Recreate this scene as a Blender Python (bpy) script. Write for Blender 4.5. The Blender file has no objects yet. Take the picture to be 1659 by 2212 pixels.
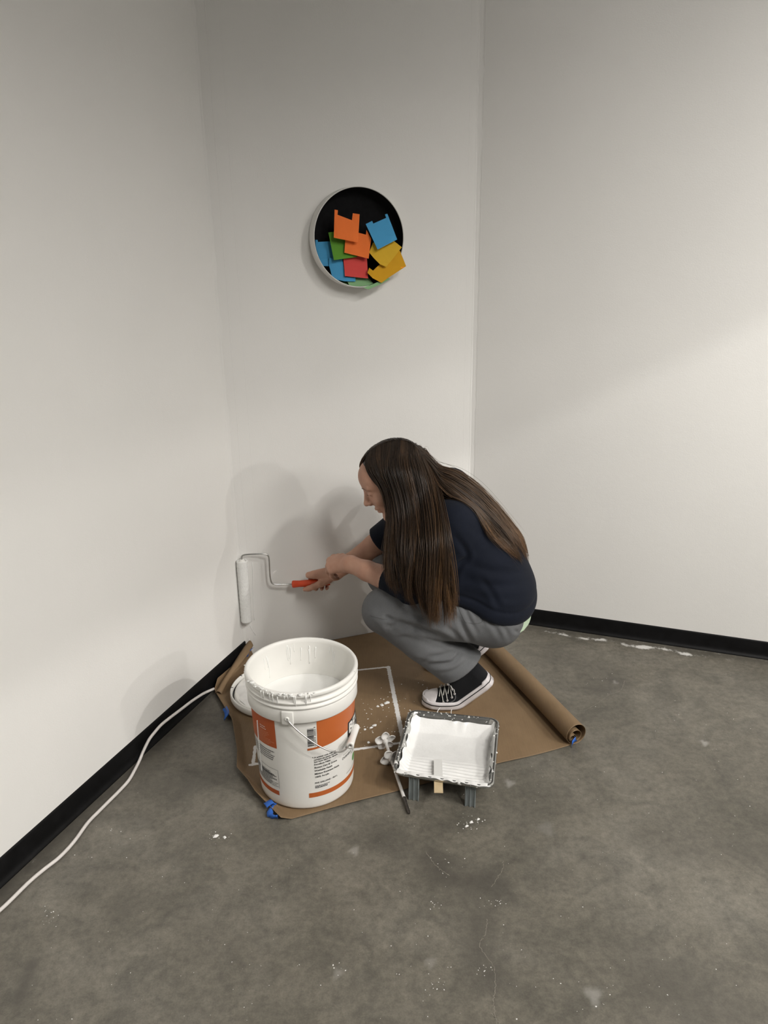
import bpy, bmesh, math, random
import numpy as np
from mathutils import Vector, Matrix

scene = bpy.context.scene
COL = scene.collection
rng = np.random.default_rng(7)
random.seed(7)

# ------------------------------------------------------------------ camera
IMG_W, IMG_H = 1659, 2212
F_PX, PITCH, ROLL, CAM_H = 1652.65, 0.325977, -0.015973, 1.43
c_f = np.array([0, math.cos(PITCH), -math.sin(PITCH)])
_up = np.array([0, math.sin(PITCH), math.cos(PITCH)])
_rt = np.array([1.0, 0, 0])
c_r = _rt * math.cos(ROLL) + _up * math.sin(ROLL)
c_u = -_rt * math.sin(ROLL) + _up * math.cos(ROLL)
CAM = np.array([0, 0, CAM_H])
cam_data = bpy.data.cameras.new('camera')
cam_data.sensor_fit = 'VERTICAL'
cam_data.sensor_height = 24.0
cam_data.lens = F_PX / IMG_H * 24.0
cam_data.clip_start = 0.02
cam = bpy.data.objects.new('camera', cam_data)
COL.objects.link(cam)
m = Matrix.Identity(4)
for i in range(3):
    m[i][0], m[i][1], m[i][2], m[i][3] = c_r[i], c_u[i], -c_f[i], CAM[i]
cam.matrix_world = m
scene.camera = cam

# ------------------------------------------------------------------ light and exposure
scene.view_settings.view_transform = 'Standard'
scene.view_settings.look = 'None'
scene.view_settings.gamma = 1.0
scene.view_settings.use_curve_mapping = False
scene.view_settings.exposure = 0.0
world = bpy.data.worlds.new('room_air')
scene.world = world
world.use_nodes = True
world.node_tree.nodes['Background'].inputs[0].default_value = (1.0, 0.95, 0.89, 1)
world.node_tree.nodes['Background'].inputs[1].default_value = 0.075


def area_lamp(name, loc, target, sx, sy, watts, color=(1, 0.93, 0.85), spread=180):
    d = bpy.data.lights.new(name, 'AREA')
    d.shape = 'RECTANGLE'
    d.size, d.size_y, d.energy, d.color = sx, sy, watts, color
    d.spread = math.radians(spread)
    o = bpy.data.objects.new(name, d)
    COL.objects.link(o)
    o.location = loc
    o.rotation_euler = (Vector(target) - Vector(loc)).to_track_quat('-Z', 'Y').to_euler()
    return o


def spot_lamp(name, loc, target, watts, angle, blend, radius, color=(1, 0.93, 0.85)):
    d = bpy.data.lights.new(name, 'SPOT')
    d.energy, d.color, d.spot_size, d.spot_blend, d.shadow_soft_size = watts, color, math.radians(angle), blend, radius
    o = bpy.data.objects.new(name, d)
    COL.objects.link(o)
    o.location = loc
    o.rotation_euler = (Vector(target) - Vector(loc)).to_track_quat('-Z', 'Y').to_euler()
    return o


LAMP = (1, 0.966, 0.917)
area_lamp('ceiling_lamp_main', (3.6, -0.9, 2.95), (0.0, 2.5, 1.0), 1.3, 0.75, 55, LAMP)
spot_lamp('downlight_rear', (1.5, -0.9, 3.2), (1.5, -0.85, 0.0), 365, 150, 0.55, 0.45, LAMP)
spot_lamp('downlight_right', (2.4, 0.3, 3.2), (2.4, 0.35, 0.0), 545, 148, 0.55, 0.28, LAMP)
spot_lamp('right_wall_fill', (1.5, -0.6, 3.0), (1.8, 2.35, 2.2), 95, 66, 1.0, 0.10, LAMP)  # added fill light that brightens the upper right wall
spot_lamp('track_lamp_near', (3.75, -0.55, 3.23), (0.0, 2.3, 0.5), 210, 60, 0.3, 0.03, LAMP)
spot_lamp('track_lamp_far', (7.6, -2.0, 3.27), (0.0, 2.3, 0.5), 250, 40, 0.3, 0.04, LAMP)

# ------------------------------------------------------------------ from the photograph to the room
def ray(px, py):
    return c_f + c_r * (px - IMG_W / 2) / F_PX - c_u * (py - IMG_H / 2) / F_PX


def fl(px, py, z=0.0):                       # a point of the level at height z
    d = ray(px, py)
    return CAM + d * (z - CAM_H) / d[2]


def at(px, py, Y):                           # a point at depth Y into the room
    d = ray(px, py)
    return CAM + d * Y / d[1]


C_L = np.array([-0.52814, 2.55792, 0.0])     # left corner of the slanted wall
AZ = 0.363253544
D_L = np.array([math.sin(AZ), math.cos(AZ), 0])
D_B = np.array([math.sin(AZ + math.pi / 4 + 0.06626), math.cos(AZ + math.pi / 4 + 0.06626), 0])
D_R = np.array([math.sin(AZ + math.pi / 2), math.cos(AZ + math.pi / 2), 0])
C_R = C_L + D_B * 0.93053
N_B = np.array([D_B[1], -D_B[0], 0])         # into the room
N_L = np.array([D_L[1], -D_L[0], 0])
N_R = np.array([D_R[1], -D_R[0], 0])
UP = np.array([0, 0, 1.0])


def wall_pt(px, py, which, off=0.0):
    o, n = {'L': (C_L, N_L), 'B': (C_L, N_B), 'R': (C_R, N_R)}[which]
    d = ray(px, py)
    return CAM + d * ((o + n * off - CAM) @ n) / (d @ n)


# ------------------------------------------------------------------ mesh helpers
WLOC = {}


def wl(o):
    return WLOC[o.name] if o is not None else np.zeros(3)


def mesh_obj(name, V, F, mat, parent=None, loc=None, smooth=True, attrs=None):
    V = np.asarray(V, dtype=np.float64).reshape(-1, 3)
    if parent is not None:
        origin = wl(parent)
    else:
        origin = np.array(loc) if loc is not None else np.array([(V[:, 0].min() + V[:, 0].max()) / 2, (V[:, 1].min() + V[:, 1].max()) / 2, V[:, 2].min()])
    me = bpy.data.meshes.new(name)
    if isinstance(F, np.ndarray):
        n, k = F.shape
        me.vertices.add(len(V))
        me.vertices.foreach_set('co', (V - origin).astype(np.float32).ravel())
        me.loops.add(n * k)
        me.loops.foreach_set('vertex_index', F.astype(np.int32).ravel())
        me.polygons.add(n)
        me.polygons.foreach_set('loop_start', np.arange(0, n * k, k, dtype=np.int32))
        me.polygons.foreach_set('loop_total', np.full(n, k, dtype=np.int32))
        me.update(calc_edges=True)
        me.validate()
    else:
        me.from_pydata([tuple(v) for v in (V - origin)], [], [tuple(int(i) for i in f) for f in F])
    if smooth:
        me.polygons.foreach_set('use_smooth', np.ones(len(me.polygons), dtype=bool))
    if attrs:
        for k, a in attrs.items():
            a = np.asarray(a, dtype=np.float32)
            if a.ndim == 1:
                at_ = me.attributes.new(k, 'FLOAT', 'POINT')
                at_.data.foreach_set('value', a)
            else:
                at_ = me.attributes.new(k, 'FLOAT_COLOR', 'POINT')
                at_.data.foreach_set('color', np.concatenate([a, np.ones((len(a), 4 - a.shape[1]), np.float32)], 1).ravel())
    if mat is not None:
        me.materials.append(mat)
    o = bpy.data.objects.new(name, me)
    COL.objects.link(o)
    if parent is not None:
        o.parent = parent
    else:
        o.location = origin
    WLOC[o.name] = origin
    return o


def tag(o, label, cat, group=None, kind=None):
    o['label'] = label
    o['category'] = cat
    if group:
        o['group'] = group
    if kind:
        o['kind'] = kind
    return o


def thing(name, label, cat, loc, group=None):
    o = bpy.data.objects.new(name, None)
    o.empty_display_size = 0.05
    COL.objects.link(o)
    o.location = loc
    WLOC[o.name] = np.array(loc, dtype=float)
    return tag(o, label, cat, group)


def struct(o):
    o['kind'] = 'structure'
    return o


def combine(parts):
    Vs, Fs, n = [], [], 0
    for V, F in parts:
        V = np.asarray(V, float).reshape(-1, 3)
        Vs.append(V)
        Fs += [tuple(int(i) + n for i in f) for f in F]
        n += len(V)
    return np.concatenate(Vs), Fs


def nrm(v):
    v = np.asarray(v, float)
    return v / (np.linalg.norm(v) + 1e-12)


def catmull(P, n):
    P = np.asarray(P, float)
    Q = np.concatenate([[2 * P[0] - P[1]], P, [2 * P[-1] - P[-2]]])
    t = np.linspace(0, len(P) - 1 - 1e-9, n)
    i = t.astype(int)
    u = (t - i)[:, None]
    a, b, c, d = Q[i], Q[i + 1], Q[i + 2], Q[i + 3]
    return 0.5 * ((2 * b) + (-a + c) * u + (2 * a - 5 * b + 4 * c - d) * u ** 2 + (-a + 3 * b - 3 * c + d) * u ** 3)


def frames(P, up=None):
    P = np.asarray(P, float)
    T = np.gradient(P, axis=0)
    T /= np.linalg.norm(T, axis=1)[:, None] + 1e-12
    a = np.array(up, float) if up is not None else (np.array([0, 0, 1.0]) if abs(T[0][2]) < 0.9 else np.array([1.0, 0, 0]))
    Ns = []
    for t in T:
        a = a - t * (a @ t)
        a = nrm(a)
        Ns.append(a)
    Ns = np.array(Ns)
    return T, Ns, np.cross(T, Ns)


def tube(P, R, n=12, caps=True, up=None, flat=1.0):
    P = np.asarray(P, float)
    R = np.broadcast_to(np.asarray(R, float), (len(P),))
    T, A, B = frames(P, up)
    th = np.linspace(0, 2 * np.pi, n, endpoint=False)
    V = P[:, None, :] + R[:, None, None] * (A[:, None, :] * np.cos(th)[None, :, None] * flat + B[:, None, :] * np.sin(th)[None, :, None])
    V = V.reshape(-1, 3)
    F = []
    for i in range(len(P) - 1):
        for j in range(n):
            F.append((i * n + j, i * n + (j + 1) % n, (i + 1) * n + (j + 1) % n, (i + 1) * n + j))
    if caps:
        F.append(tuple(range(n))[::-1])
        F.append(tuple((len(P) - 1) * n + j for j in range(n)))
    return V, F


def lathe(prof, center, axis=UP, ref=None, n=64, closed=False):
    axis = nrm(axis)
    ref = nrm(ref if ref is not None else (np.array([1.0, 0, 0]) if abs(axis[0]) < 0.9 else np.array([0, 1.0, 0])))
    ref = nrm(ref - axis * (ref @ axis))
    oth = np.cross(axis, ref)
    V, F = [], []
    k = len(prof)
    for j in range(n):
        t = 2 * math.pi * j / n
        d = ref * math.cos(t) + oth * math.sin(t)
        for (r, z) in prof:
            V.append(np.asarray(center) + d * r + axis * z)
    for j in range(n):
        for i in range(k - 1 + (1 if closed else 0)):
            a, b = j * k + i, j * k + (i + 1) % k
            c, d = ((j + 1) % n) * k + (i + 1) % k, ((j + 1) % n) * k + i
            F.append((a, d, c, b))
    return np.array(V), F


def grid(nu, nv, fn):
    V = np.array([fn(i / (nu - 1), j / (nv - 1)) for j in range(nv) for i in range(nu)])
    F = [(j * nu + i, j * nu + i + 1, (j + 1) * nu + i + 1, (j + 1) * nu + i) for j in range(nv - 1) for i in range(nu - 1)]
    return V, F


def box(c, ax, ay, az, bevel=0.0):
    """box around c; ax, ay, az are half-extent vectors"""
    c, ax, ay, az = [np.asarray(v, float) for v in (c, ax, ay, az)]
    bm = bmesh.new()
    bmesh.ops.create_cube(bm, size=2)
    la = [np.linalg.norm(v) for v in (ax, ay, az)]
    for v in bm.verts:
        v.co = (v.co.x * la[0], v.co.y * la[1], v.co.z * la[2])
    if bevel > 0:
        bmesh.ops.bevel(bm, geom=bm.edges[:], offset=bevel, segments=2, affect='EDGES', profile=0.5)
    bm.verts.ensure_lookup_table()
    ux, uy, uz = [v / l for v, l in zip((ax, ay, az), la)]
    V = np.array([c + ux * v.co.x + uy * v.co.y + uz * v.co.z for v in bm.verts])
    F = [tuple(v.index for v in f.verts) for f in bm.faces]
    bm.free()
    return V, F


def prism(poly, thick):
    """closed slab from a polygon of 3-D points and a thickness vector"""
    P = np.asarray(poly, float)
    n = len(P)
    V = np.concatenate([P, P + np.asarray(thick, float)])
    F = [tuple(range(n))[::-1], tuple(range(n, 2 * n))] + [(i, (i + 1) % n, n + (i + 1) % n, n + i) for i in range(n)]
    return V, F


# ------------------------------------------------------------------ signed distance shapes and their surface
def smin(a, b, k):
    h = np.maximum(k - np.abs(a - b), 0) / k
    return np.minimum(a, b) - h * h * k * 0.25


def smax(a, b, k):
    return -smin(-a, -b, k)


def cone(P, a, b, ra, rb):
    a, b = np.asarray(a, np.float32), np.asarray(b, np.float32)
    ab = b - a
    d = P - a
    t = np.clip(d @ ab / (ab @ ab + 1e-12), 0, 1)
    q = d - t[:, None] * ab
    return np.sqrt((q * q).sum(1)) - (ra + (rb - ra) * t)


def chain(P, pts, rad, k=0.0):
    d = None
    for i in range(len(pts) - 1):
        e = cone(P, pts[i], pts[i + 1], rad[i], rad[i + 1])
        d = e if d is None else (smin(d, e, k) if k > 0 else np.minimum(d, e))
    return d


def squash(P, c, axis, s):
    """stretch space along axis about c so that a round tube there becomes s times wider along it"""
    axis = np.asarray(axis, np.float32)
    c = np.asarray(c, np.float32)
    k = (P - c) @ axis
    return P + (k * (1.0 / s - 1.0))[:, None] * axis


def ell(P, c, R, r):
    q = (P - np.asarray(c, np.float32)) @ np.asarray(R, np.float32).T
    r = np.asarray(r, np.float32)
    k0 = np.sqrt(((q / r) ** 2).sum(1))
    k1 = np.sqrt(((q / (r * r)) ** 2).sum(1)) + 1e-9
    return k0 * (k0 - 1.0) / k1


def surface(fn, lo, hi, h, slack=1.9):
    lo, hi = np.asarray(lo, float), np.asarray(hi, float)
    B = 4
    nb = np.ceil((hi - lo) / (h * B)).astype(int) + 1
    gx = [lo[i] + (np.arange(nb[i]) + 0.5) * h * B - 0.5 * h for i in range(3)]
    X = np.stack(np.meshgrid(*gx, indexing='ij'), -1).reshape(-1, 3).astype(np.float32)
    dc = np.concatenate([fn(X[i:i + 200000]) for i in range(0, len(X), 200000)])
    near = (np.abs(dc) < h * B * slack)
    D = np.repeat(np.repeat(np.repeat(np.where(dc > 0, 1.0, -1.0).astype(np.float32).reshape(nb), B, 0), B, 1), B, 2)
    idx = np.argwhere(near.reshape(nb))
    off = np.stack(np.meshgrid(*[np.arange(B)] * 3, indexing='ij'), -1).reshape(-1, 3)
    for s in range(0, len(idx), 3000):
        ii = (idx[s:s + 3000, None, :] * B + off[None]).reshape(-1, 3)
        D[ii[:, 0], ii[:, 1], ii[:, 2]] = fn((lo + ii * h).astype(np.float32))
    S = D < 0
    a = S[:-1, :-1, :-1].copy()
    o = a.copy()
    for dx in (0, 1):
        for dy in (0, 1):
            for dz in (0, 1):
                if dx + dy + dz:
                    t = S[dx:S.shape[0] - 1 + dx, dy:S.shape[1] - 1 + dy, dz:S.shape[2] - 1 + dz]
                    a &= t
                    o |= t
    ci = np.argwhere(o & ~a)
    corner = [(x, y, z) for x in (0, 1) for y in (0, 1) for z in (0, 1)]
    val = {c: D[ci[:, 0] + c[0], ci[:, 1] + c[1], ci[:, 2] + c[2]] for c in corner}
    acc = np.zeros((len(ci), 3))
    cnt = np.zeros(len(ci))
    for c in corner:
        for ax in range(3):
            if c[ax] == 0:
                e = list(c)
                e[ax] = 1
                v0, v1 = val[c], val[tuple(e)]
                mk = (v0 < 0) != (v1 < 0)
                t = np.where(mk, v0 / np.where(mk, v0 - v1, 1), 0)
                p = np.tile(np.array(c, float), (len(ci), 1))
                p[:, ax] += t
                acc[mk] += p[mk]
                cnt[mk] += 1
    V = lo + (ci + acc / cnt[:, None]) * h
    idm = np.full(a.shape, -1, np.int32)
    idm[ci[:, 0], ci[:, 1], ci[:, 2]] = np.arange(len(ci))
    Fs = []
    for ax in range(3):
        n1 = [slice(None)] * 3
        n2 = [slice(None)] * 3
        n1[ax] = slice(0, -1)
        n2[ax] = slice(1, None)
        A, Bv = S[tuple(n1)], S[tuple(n2)]
        e = np.argwhere(A != Bv)
        u, v = (ax + 1) % 3, (ax + 2) % 3
        ok = (e[:, u] > 0) & (e[:, v] > 0) & (e[:, u] < idm.shape[u]) & (e[:, v] < idm.shape[v])
        e = e[ok]
        q = []
        for (du, dv) in ((-1, -1), (0, -1), (0, 0), (-1, 0)):
            c = e.copy()
            c[:, u] += du
            c[:, v] += dv
            q.append(idm[c[:, 0], c[:, 1], c[:, 2]])
        q = np.stack(q, 1)
        fl_ = ~A[e[:, 0], e[:, 1], e[:, 2]]
        q[fl_] = q[fl_][:, ::-1]
        Fs.append(q[(q >= 0).all(1)])
    return V, np.concatenate(Fs)


# ------------------------------------------------------------------ materials
def new_mat(name, color=(0.8, 0.8, 0.8), rough=0.5, metal=0.0, spec=0.5):
    mt = bpy.data.materials.new(name)
    mt.use_nodes = True
    b = mt.node_tree.nodes['Principled BSDF']
    b.inputs['Base Color'].default_value = (*color, 1)
    b.inputs['Roughness'].default_value = rough
    b.inputs['Metallic'].default_value = metal
    b.inputs['Specular IOR Level'].default_value = spec
    return mt


class NT:
    def __init__(self, mt):
        self.t = mt.node_tree
        self.b = self.t.nodes['Principled BSDF']

    def n(self, typ, **kw):
        x = self.t.nodes.new(typ)
        for k, v in kw.items():
            setattr(x, k, v)
        return x

    def link(self, a, b):
        self.t.links.new(a, b)

    def coord(self, which='Object'):
        return self.n('ShaderNodeTexCoord').outputs[which]

    def noise(self, vec, scale, detail=4, rough=0.55, dist=0.0):
        x = self.n('ShaderNodeTexNoise')
        self.link(vec, x.inputs['Vector'])
        x.inputs['Scale'].default_value = scale
        x.inputs['Detail'].default_value = detail
        x.inputs['Roughness'].default_value = rough
        x.inputs['Distortion'].default_value = dist
        return x.outputs['Fac']

    def ramp(self, fac, stops):
        x = self.n('ShaderNodeValToRGB')
        self.link(fac, x.inputs['Fac'])
        cr = x.color_ramp
        while len(cr.elements) < len(stops):
            cr.elements.new(0.5)
        for e, (p, c) in zip(cr.elements, stops):
            e.position = p
            e.color = (*c, 1) if len(c) == 3 else c
        return x.outputs['Color']

    def math(self, op, a, b=None, clamp=False):
        x = self.n('ShaderNodeMath', operation=op)
        x.use_clamp = clamp
        for i, v in enumerate((a, b)):
            if v is None:
                continue
            if isinstance(v, (int, float)):
                x.inputs[i].default_value = v
            else:
                self.link(v, x.inputs[i])
        return x.outputs[0]

    def mix(self, fac, a, b, blend='MIX'):
        x = self.n('ShaderNodeMix', data_type='RGBA', blend_type=blend)
        for i, v in ((0, fac), (6, a), (7, b)):
            if isinstance(v, (int, float)):
                x.inputs[i].default_value = v
            elif isinstance(v, tuple):
                x.inputs[i].default_value = (*v, 1)
            else:
                self.link(v, x.inputs[i])
        return x.outputs[2]

    def attr(self, name, out='Fac'):
        x = self.n('ShaderNodeAttribute', attribute_name=name)
        return x.outputs[out]

    def bump(self, h, strength=0.3, dist=0.002, normal=None):
        x = self.n('ShaderNodeBump')
        x.inputs['Strength'].default_value = strength
        x.inputs['Distance'].default_value = dist
        self.link(h, x.inputs['Height'])
        if normal is not None:
            self.link(normal, x.inputs['Normal'])
        self.link(x.outputs['Normal'], self.b.inputs['Normal'])
        return x.outputs['Normal']

    def color(self, c):
        self.link(c, self.b.inputs['Base Color'])

    def rough(self, r):
        self.link(r, self.b.inputs['Roughness'])


def noisy(name, c1, c2, scale, rough=0.6, bump=0.0, bscale=None, bdist=0.001, metal=0.0, spec=0.5, detail=4):
    mt = new_mat(name, c1, rough, metal, spec)
    t = NT(mt)
    co = t.coord()
    t.color(t.ramp(t.noise(co, scale, detail), [(0.3, c1), (0.7, c2)]))
    if bump > 0:
        t.bump(t.noise(co, bscale or scale, 3), bump, bdist)
    return mt


def wall_material(name, seams, base=(0.80, 0.79, 0.765)):
    mt = new_mat(name, base, 0.55, 0, 0.35)
    t = NT(mt)
    co = t.coord()
    c2 = tuple(v * 0.965 for v in base)
    col = t.ramp(t.noise(co, 1.7, 3), [(0.35, base), (0.7, c2)])
    sp = t.n('ShaderNodeSeparateXYZ')
    t.link(co, sp.inputs[0])
    h = t.math('MULTIPLY', t.noise(co, 240, 3, 0.6), 0.35)
    h = t.math('ADD', h, t.math('MULTIPLY', t.noise(co, 30, 3), 0.6))
    wob = t.math('MULTIPLY', t.math('SUBTRACT', t.noise(co, 3.0, 4), 0.5), 0.006)
    for (u, w, a) in seams:          # dried paint ridges and tape joints standing upright
        d = t.math('ABSOLUTE', t.math('SUBTRACT', t.math('ADD', sp.outputs[0], wob), u))
        g = t.math('SUBTRACT', 1.0, t.math('DIVIDE', d, w), True)
        h = t.math('ADD', h, t.math('MULTIPLY', g, a))
    nicks = t.ramp(t.noise(co, 22, 2, 0.4), [(0.80, (0, 0, 0)), (0.83, (1, 1, 1))])
    h = t.math('ADD', h, t.math('MULTIPLY', nicks, 0.6))
    t.color(col)
    t.bump(h, 0.30, 0.0025)
    return mt


M = {}
M['wall_left'] = wall_material('painted_wall_left', [(-0.004, 0.003, 1.5)])
M['wall_back'] = wall_material('painted_wall_back', [(0.035, 0.0015, 0.8), (0.075, 0.0015, 0.6), (0.895, 0.0012, 1.0), (0.86, 0.001, 0.6), (0.922, 0.004, 1.2)])
M['wall_right'] = wall_material('painted_wall_right', [(0.014, 0.0015, 1.6)])
M['black_rubber'] = noisy('black_rubber_base', (0.0028, 0.0028, 0.003), (0.006, 0.006, 0.0065), 30, 0.5, 0.15, 60, spec=0.18)
# ------------------------------------------------------------------ the room: floor, three walls, cove base
WALL_H = 2.75


def wall(name, origin, d, n, length, mat, start=0.0):
    """a slab of wall whose local x runs along d; local y is its normal"""
    me_V, me_F = [], []
    t = 0.12
    for (x, y, z) in ((start, 0, 0), (length, 0, 0), (length, 0, WALL_H), (start, 0, WALL_H), (start, -t, 0), (length, -t, 0), (length, -t, WALL_H), (start, -t, WALL_H)):
        me_V.append((x, y, z))
    me_F = [(0, 3, 2, 1), (4, 5, 6, 7), (0, 1, 5, 4), (1, 2, 6, 5), (2, 3, 7, 6), (3, 0, 4, 7)]
    me = bpy.data.meshes.new(name)
    me.from_pydata(me_V, [], me_F)
    me.materials.append(mat)
    o = bpy.data.objects.new(name, me)
    COL.objects.link(o)
    mw = Matrix.Identity(4)
    for i in range(3):
        mw[i][0], mw[i][1], mw[i][2], mw[i][3] = d[i], n[i], (0, 0, 1)[i], origin[i]
    # keep a right-handed frame
    if np.cross(d, n)[2] < 0:
        for v in me.vertices:
            v.co.y = -v.co.y
        for i in range(3):
            mw[i][1] = -n[i]
        me.flip_normals()
    o.matrix_world = mw
    WLOC[o.name] = np.array(origin)
    bm = bmesh.new()
    bm.from_mesh(me)
    bmesh.ops.recalc_face_normals(bm, faces=bm.faces[:])
    bm.to_mesh(me)
    bm.free()
    return struct(o)


wall('wall_left', C_L, D_L, N_L, 0.0, M['wall_left'], -4.2)
wall('wall_back', C_L, D_B, N_B, 0.93053, M['wall_back'])
wall('wall_right', C_R, D_R, N_R, 3.6, M['wall_right'])


def baseboard(name, o, d, n, s0, s1):
    prof = [(0.0, 0.0), (0.013, 0.0), (0.0125, 0.003), (0.008, 0.007), (0.0050, 0.014), (0.0036, 0.024), (0.0032, 0.060), (0.0022, 0.0655), (0.0, 0.0672)]
    V, F = [], []
    S = np.linspace(s0, s1, 60)
    k = len(prof)
    for s in S:
        for (q, z) in prof:
            V.append(o + d * s + n * q + UP * z)
    for i in range(len(S) - 1):
        for j in range(k - 1):
            F.append((i * k + j, i * k + j + 1, (i + 1) * k + j + 1, (i + 1) * k + j))
    F.append(tuple(range(k)))
    F.append(tuple((len(S) - 1) * k + j for j in range(k))[::-1])
    return struct(mesh_obj(name, V, F, M['black_rubber']))


baseboard('baseboard_left', C_L, D_L, N_L, -4.2, 0.0)
baseboard('baseboard_right', C_R, D_R, N_R, 0.0, 3.6)

# dried paint left along the two corners by many coats: a thin ragged bead
for nm, c, h0 in (('trim_1', C_L, 0.0), ('trim_2', C_R, 0.0)):
    zz = np.linspace(h0, WALL_H, 260)
    w = 0.0035 + 0.0035 * np.abs(np.interp(zz, np.linspace(0, WALL_H, 60), rng.normal(0, 0.6, 60)))
    d1, d2 = (-D_L, D_B) if nm == 'trim_1' else (-D_B, D_R)
    V, F = [], []
    for z, q in zip(zz, w):
        V += [c + d1 * q + UP * z, c + (nrm(d1 + d2)) * 0.0022 + UP * z, c + d2 * q * (1.4 if nm == 'trim_1' else 1.8) + UP * z]
    for i in range(len(zz) - 1):
        F += [(3 * i, 3 * i + 1, 3 * i + 4, 3 * i + 3), (3 * i + 1, 3 * i + 2, 3 * i + 5, 3 * i + 4)]
    struct(mesh_obj(nm, V, F, M['wall_back']))

# two unseen blockers added at the right: their lower edges shade the upper walls
M['blocker_white'] = noisy('white_light_blocker', (0.7, 0.69, 0.66), (0.66, 0.65, 0.62), 3, 0.7)
e1 = np.array([0.502, 0.865, 0.0])
q1 = np.array([2.4, 0.3, 2.395])
V, F = box(q1 + UP * 0.55 + e1 * -0.2, e1 * 2.0, np.array([0.865, -0.502, 0]) * 0.06, UP * 0.55)
struct(mesh_obj('light_blocker', V, F, M['blocker_white'], smooth=False))
e2 = np.array([0.442, 0.897, 0.0])
q2 = np.array([5.0, -0.5, 2.52])
V, F = box(q2 + UP * 0.5, e2 * 2.2, np.array([0.897, -0.442, 0]) * 0.06, UP * 0.5)
struct(mesh_obj('light_blocker', V, F, M['blocker_white'], smooth=False))

# ------------------------------------------------------------------ concrete floor, with its own stains
FX, FY = np.arange(-1.9, 2.4, 0.008), np.arange(-0.2, 3.1, 0.008)
gx, gy = np.meshgrid(FX, FY)
fp = np.stack([gx.ravel(), gy.ravel()], 1)


def seg_d(P, pts):
    d = np.full(len(P), 9.0)
    pts = [np.asarray(p)[:2] for p in pts]
    for a, b in zip(pts[:-1], pts[1:]):
        ab = b - a
        t = np.clip(((P - a) @ ab) / (ab @ ab + 1e-12), 0, 1)
        d = np.minimum(d, np.linalg.norm(P - a - t[:, None] * ab, axis=1))
    return d


def flp(*pp):
    return [fl(x, y)[:2] for x, y in pp]


white = np.zeros(len(fp))
dark = np.zeros(len(fp))
pale = np.zeros(len(fp))
# spilled wall paint along the foot of the right wall
sR = (fp - C_R[:2]) @ D_R[:2]
qR = (fp - C_R[:2]) @ N_R[:2]
ramp_s = np.interp(sR, [0.15, 0.30, 0.42, 0.60, 0.72, 0.86, 0.95, 1.1], [0, 0.28, 0.62, 0.50, 0.80, 0.55, 0.38, 0.25], left=0, right=0.15)
ramp_s = ramp_s * (0.85 + 0.40 * np.sin(sR * 61) * np.sin(sR * 23 + 1))
white = np.maximum(white, ramp_s * np.exp(-((qR - 0.055 - 0.008 * np.sin(sR * 31)) / 0.018) ** 2))
white = np.maximum(white, 0.35 * (sR > 0.1) * np.exp(-((qR - 0.02) / 0.008) ** 2))
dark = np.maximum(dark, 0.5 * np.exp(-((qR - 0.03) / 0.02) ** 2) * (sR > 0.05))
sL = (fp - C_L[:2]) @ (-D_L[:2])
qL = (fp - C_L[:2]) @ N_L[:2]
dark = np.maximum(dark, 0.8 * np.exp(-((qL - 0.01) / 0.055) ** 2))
white = np.maximum(white, 0.30 * np.exp(-((qL - 0.02) / 0.006) ** 2) * np.interp(sL, [0.3, 0.5, 0.9, 1.1], [0, 0.6, 0.6, 0.9]))
# damp looking patches beside the cracks, plain darker ones by the drop sheet
for pts, w, a in ((flp((930, 1860), (985, 1898), (1060, 1912)), 0.05, 0.75), (flp((1040, 1990), (1035, 2060), (1055, 2110)), 0.045, 0.7),
                  (flp((1290, 1490), (1340, 1475)), 0.05, 0.6), (flp((1180, 1420), (1330, 1450)), 0.05, 0.35), (flp((1420, 2120), (1560, 2190)), 0.09, 0.6),
                  (flp((870, 1830), (820, 1815)), 0.06, 0.35), (flp((40, 2160), (70, 2080)), 0.02, 0.8), (flp((330, 1700), (450, 1690)), 0.06, 0.4),
                  (flp((1420, 1820), (1659, 1850)), 0.06, 0.35), (flp((180, 1900), (260, 1960)), 0.05, 0.25), (flp((480, 2040), (520, 2050)), 0.07, 0.2)):
    dark = np.maximum(dark, a * np.exp(-(seg_d(fp, pts) / w) ** 2))
# paint spills with their own outline
for (x, y, w, a) in ((765, 1838, 0.012, 0.35), (1282, 2150, 0.016, 0.35), (1101, 1692, 0.013, 0.4), (1522, 1605, 0.011, 0.5), (1329, 1474, 0.008, 0.4), (730, 2102, 0.010, 0.25), (930, 2080, 0.010, 0.25), (1180, 1790, 0.02, 0.15)):
    c = fl(x, y)[:2]
    pale = np.maximum(pale, a * np.exp(-(np.linalg.norm((fp - c) * [1.0, 0.8], axis=1) / (w * (1 + 0.25 * np.sin(np.arctan2(fp[:, 1] - c[1], fp[:, 0] - c[0]) * 3 + x)))) ** 6))
# two ring marks
for (x, y, r0) in ((1245, 1425, 0.03), (1261, 1464, 0.022)):
    c = fl(x, y)[:2]
    dark = np.maximum(dark, 0.45 * np.exp(-((np.linalg.norm(fp - c, axis=1) - r0) / 0.009) ** 2))
mt = new_mat('polished_concrete', (0.2, 0.19, 0.17), 0.42, 0, 0.5)
t = NT(mt)
co = t.coord()
base = t.ramp(t.noise(co, 2.2, 8, 0.62, 0.4), [(0.28, (0.104, 0.096, 0.078)), (0.5, (0.146, 0.135, 0.112)), (0.74, (0.194, 0.182, 0.156))])
fine = t.ramp(t.noise(co, 55, 6, 0.75), [(0.25, (0.62, 0.62, 0.62)), (0.62, (1.14, 1.14, 1.14))])
base = t.mix(1.0, base, t.ramp(t.noise(co, 260, 3, 0.7), [(0.3, (0.86, 0.86, 0.86)), (0.7, (1.12, 1.12, 1.12))]), 'MULTIPLY')
base = t.mix(1.0, base, fine, 'MULTIPLY')
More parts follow.
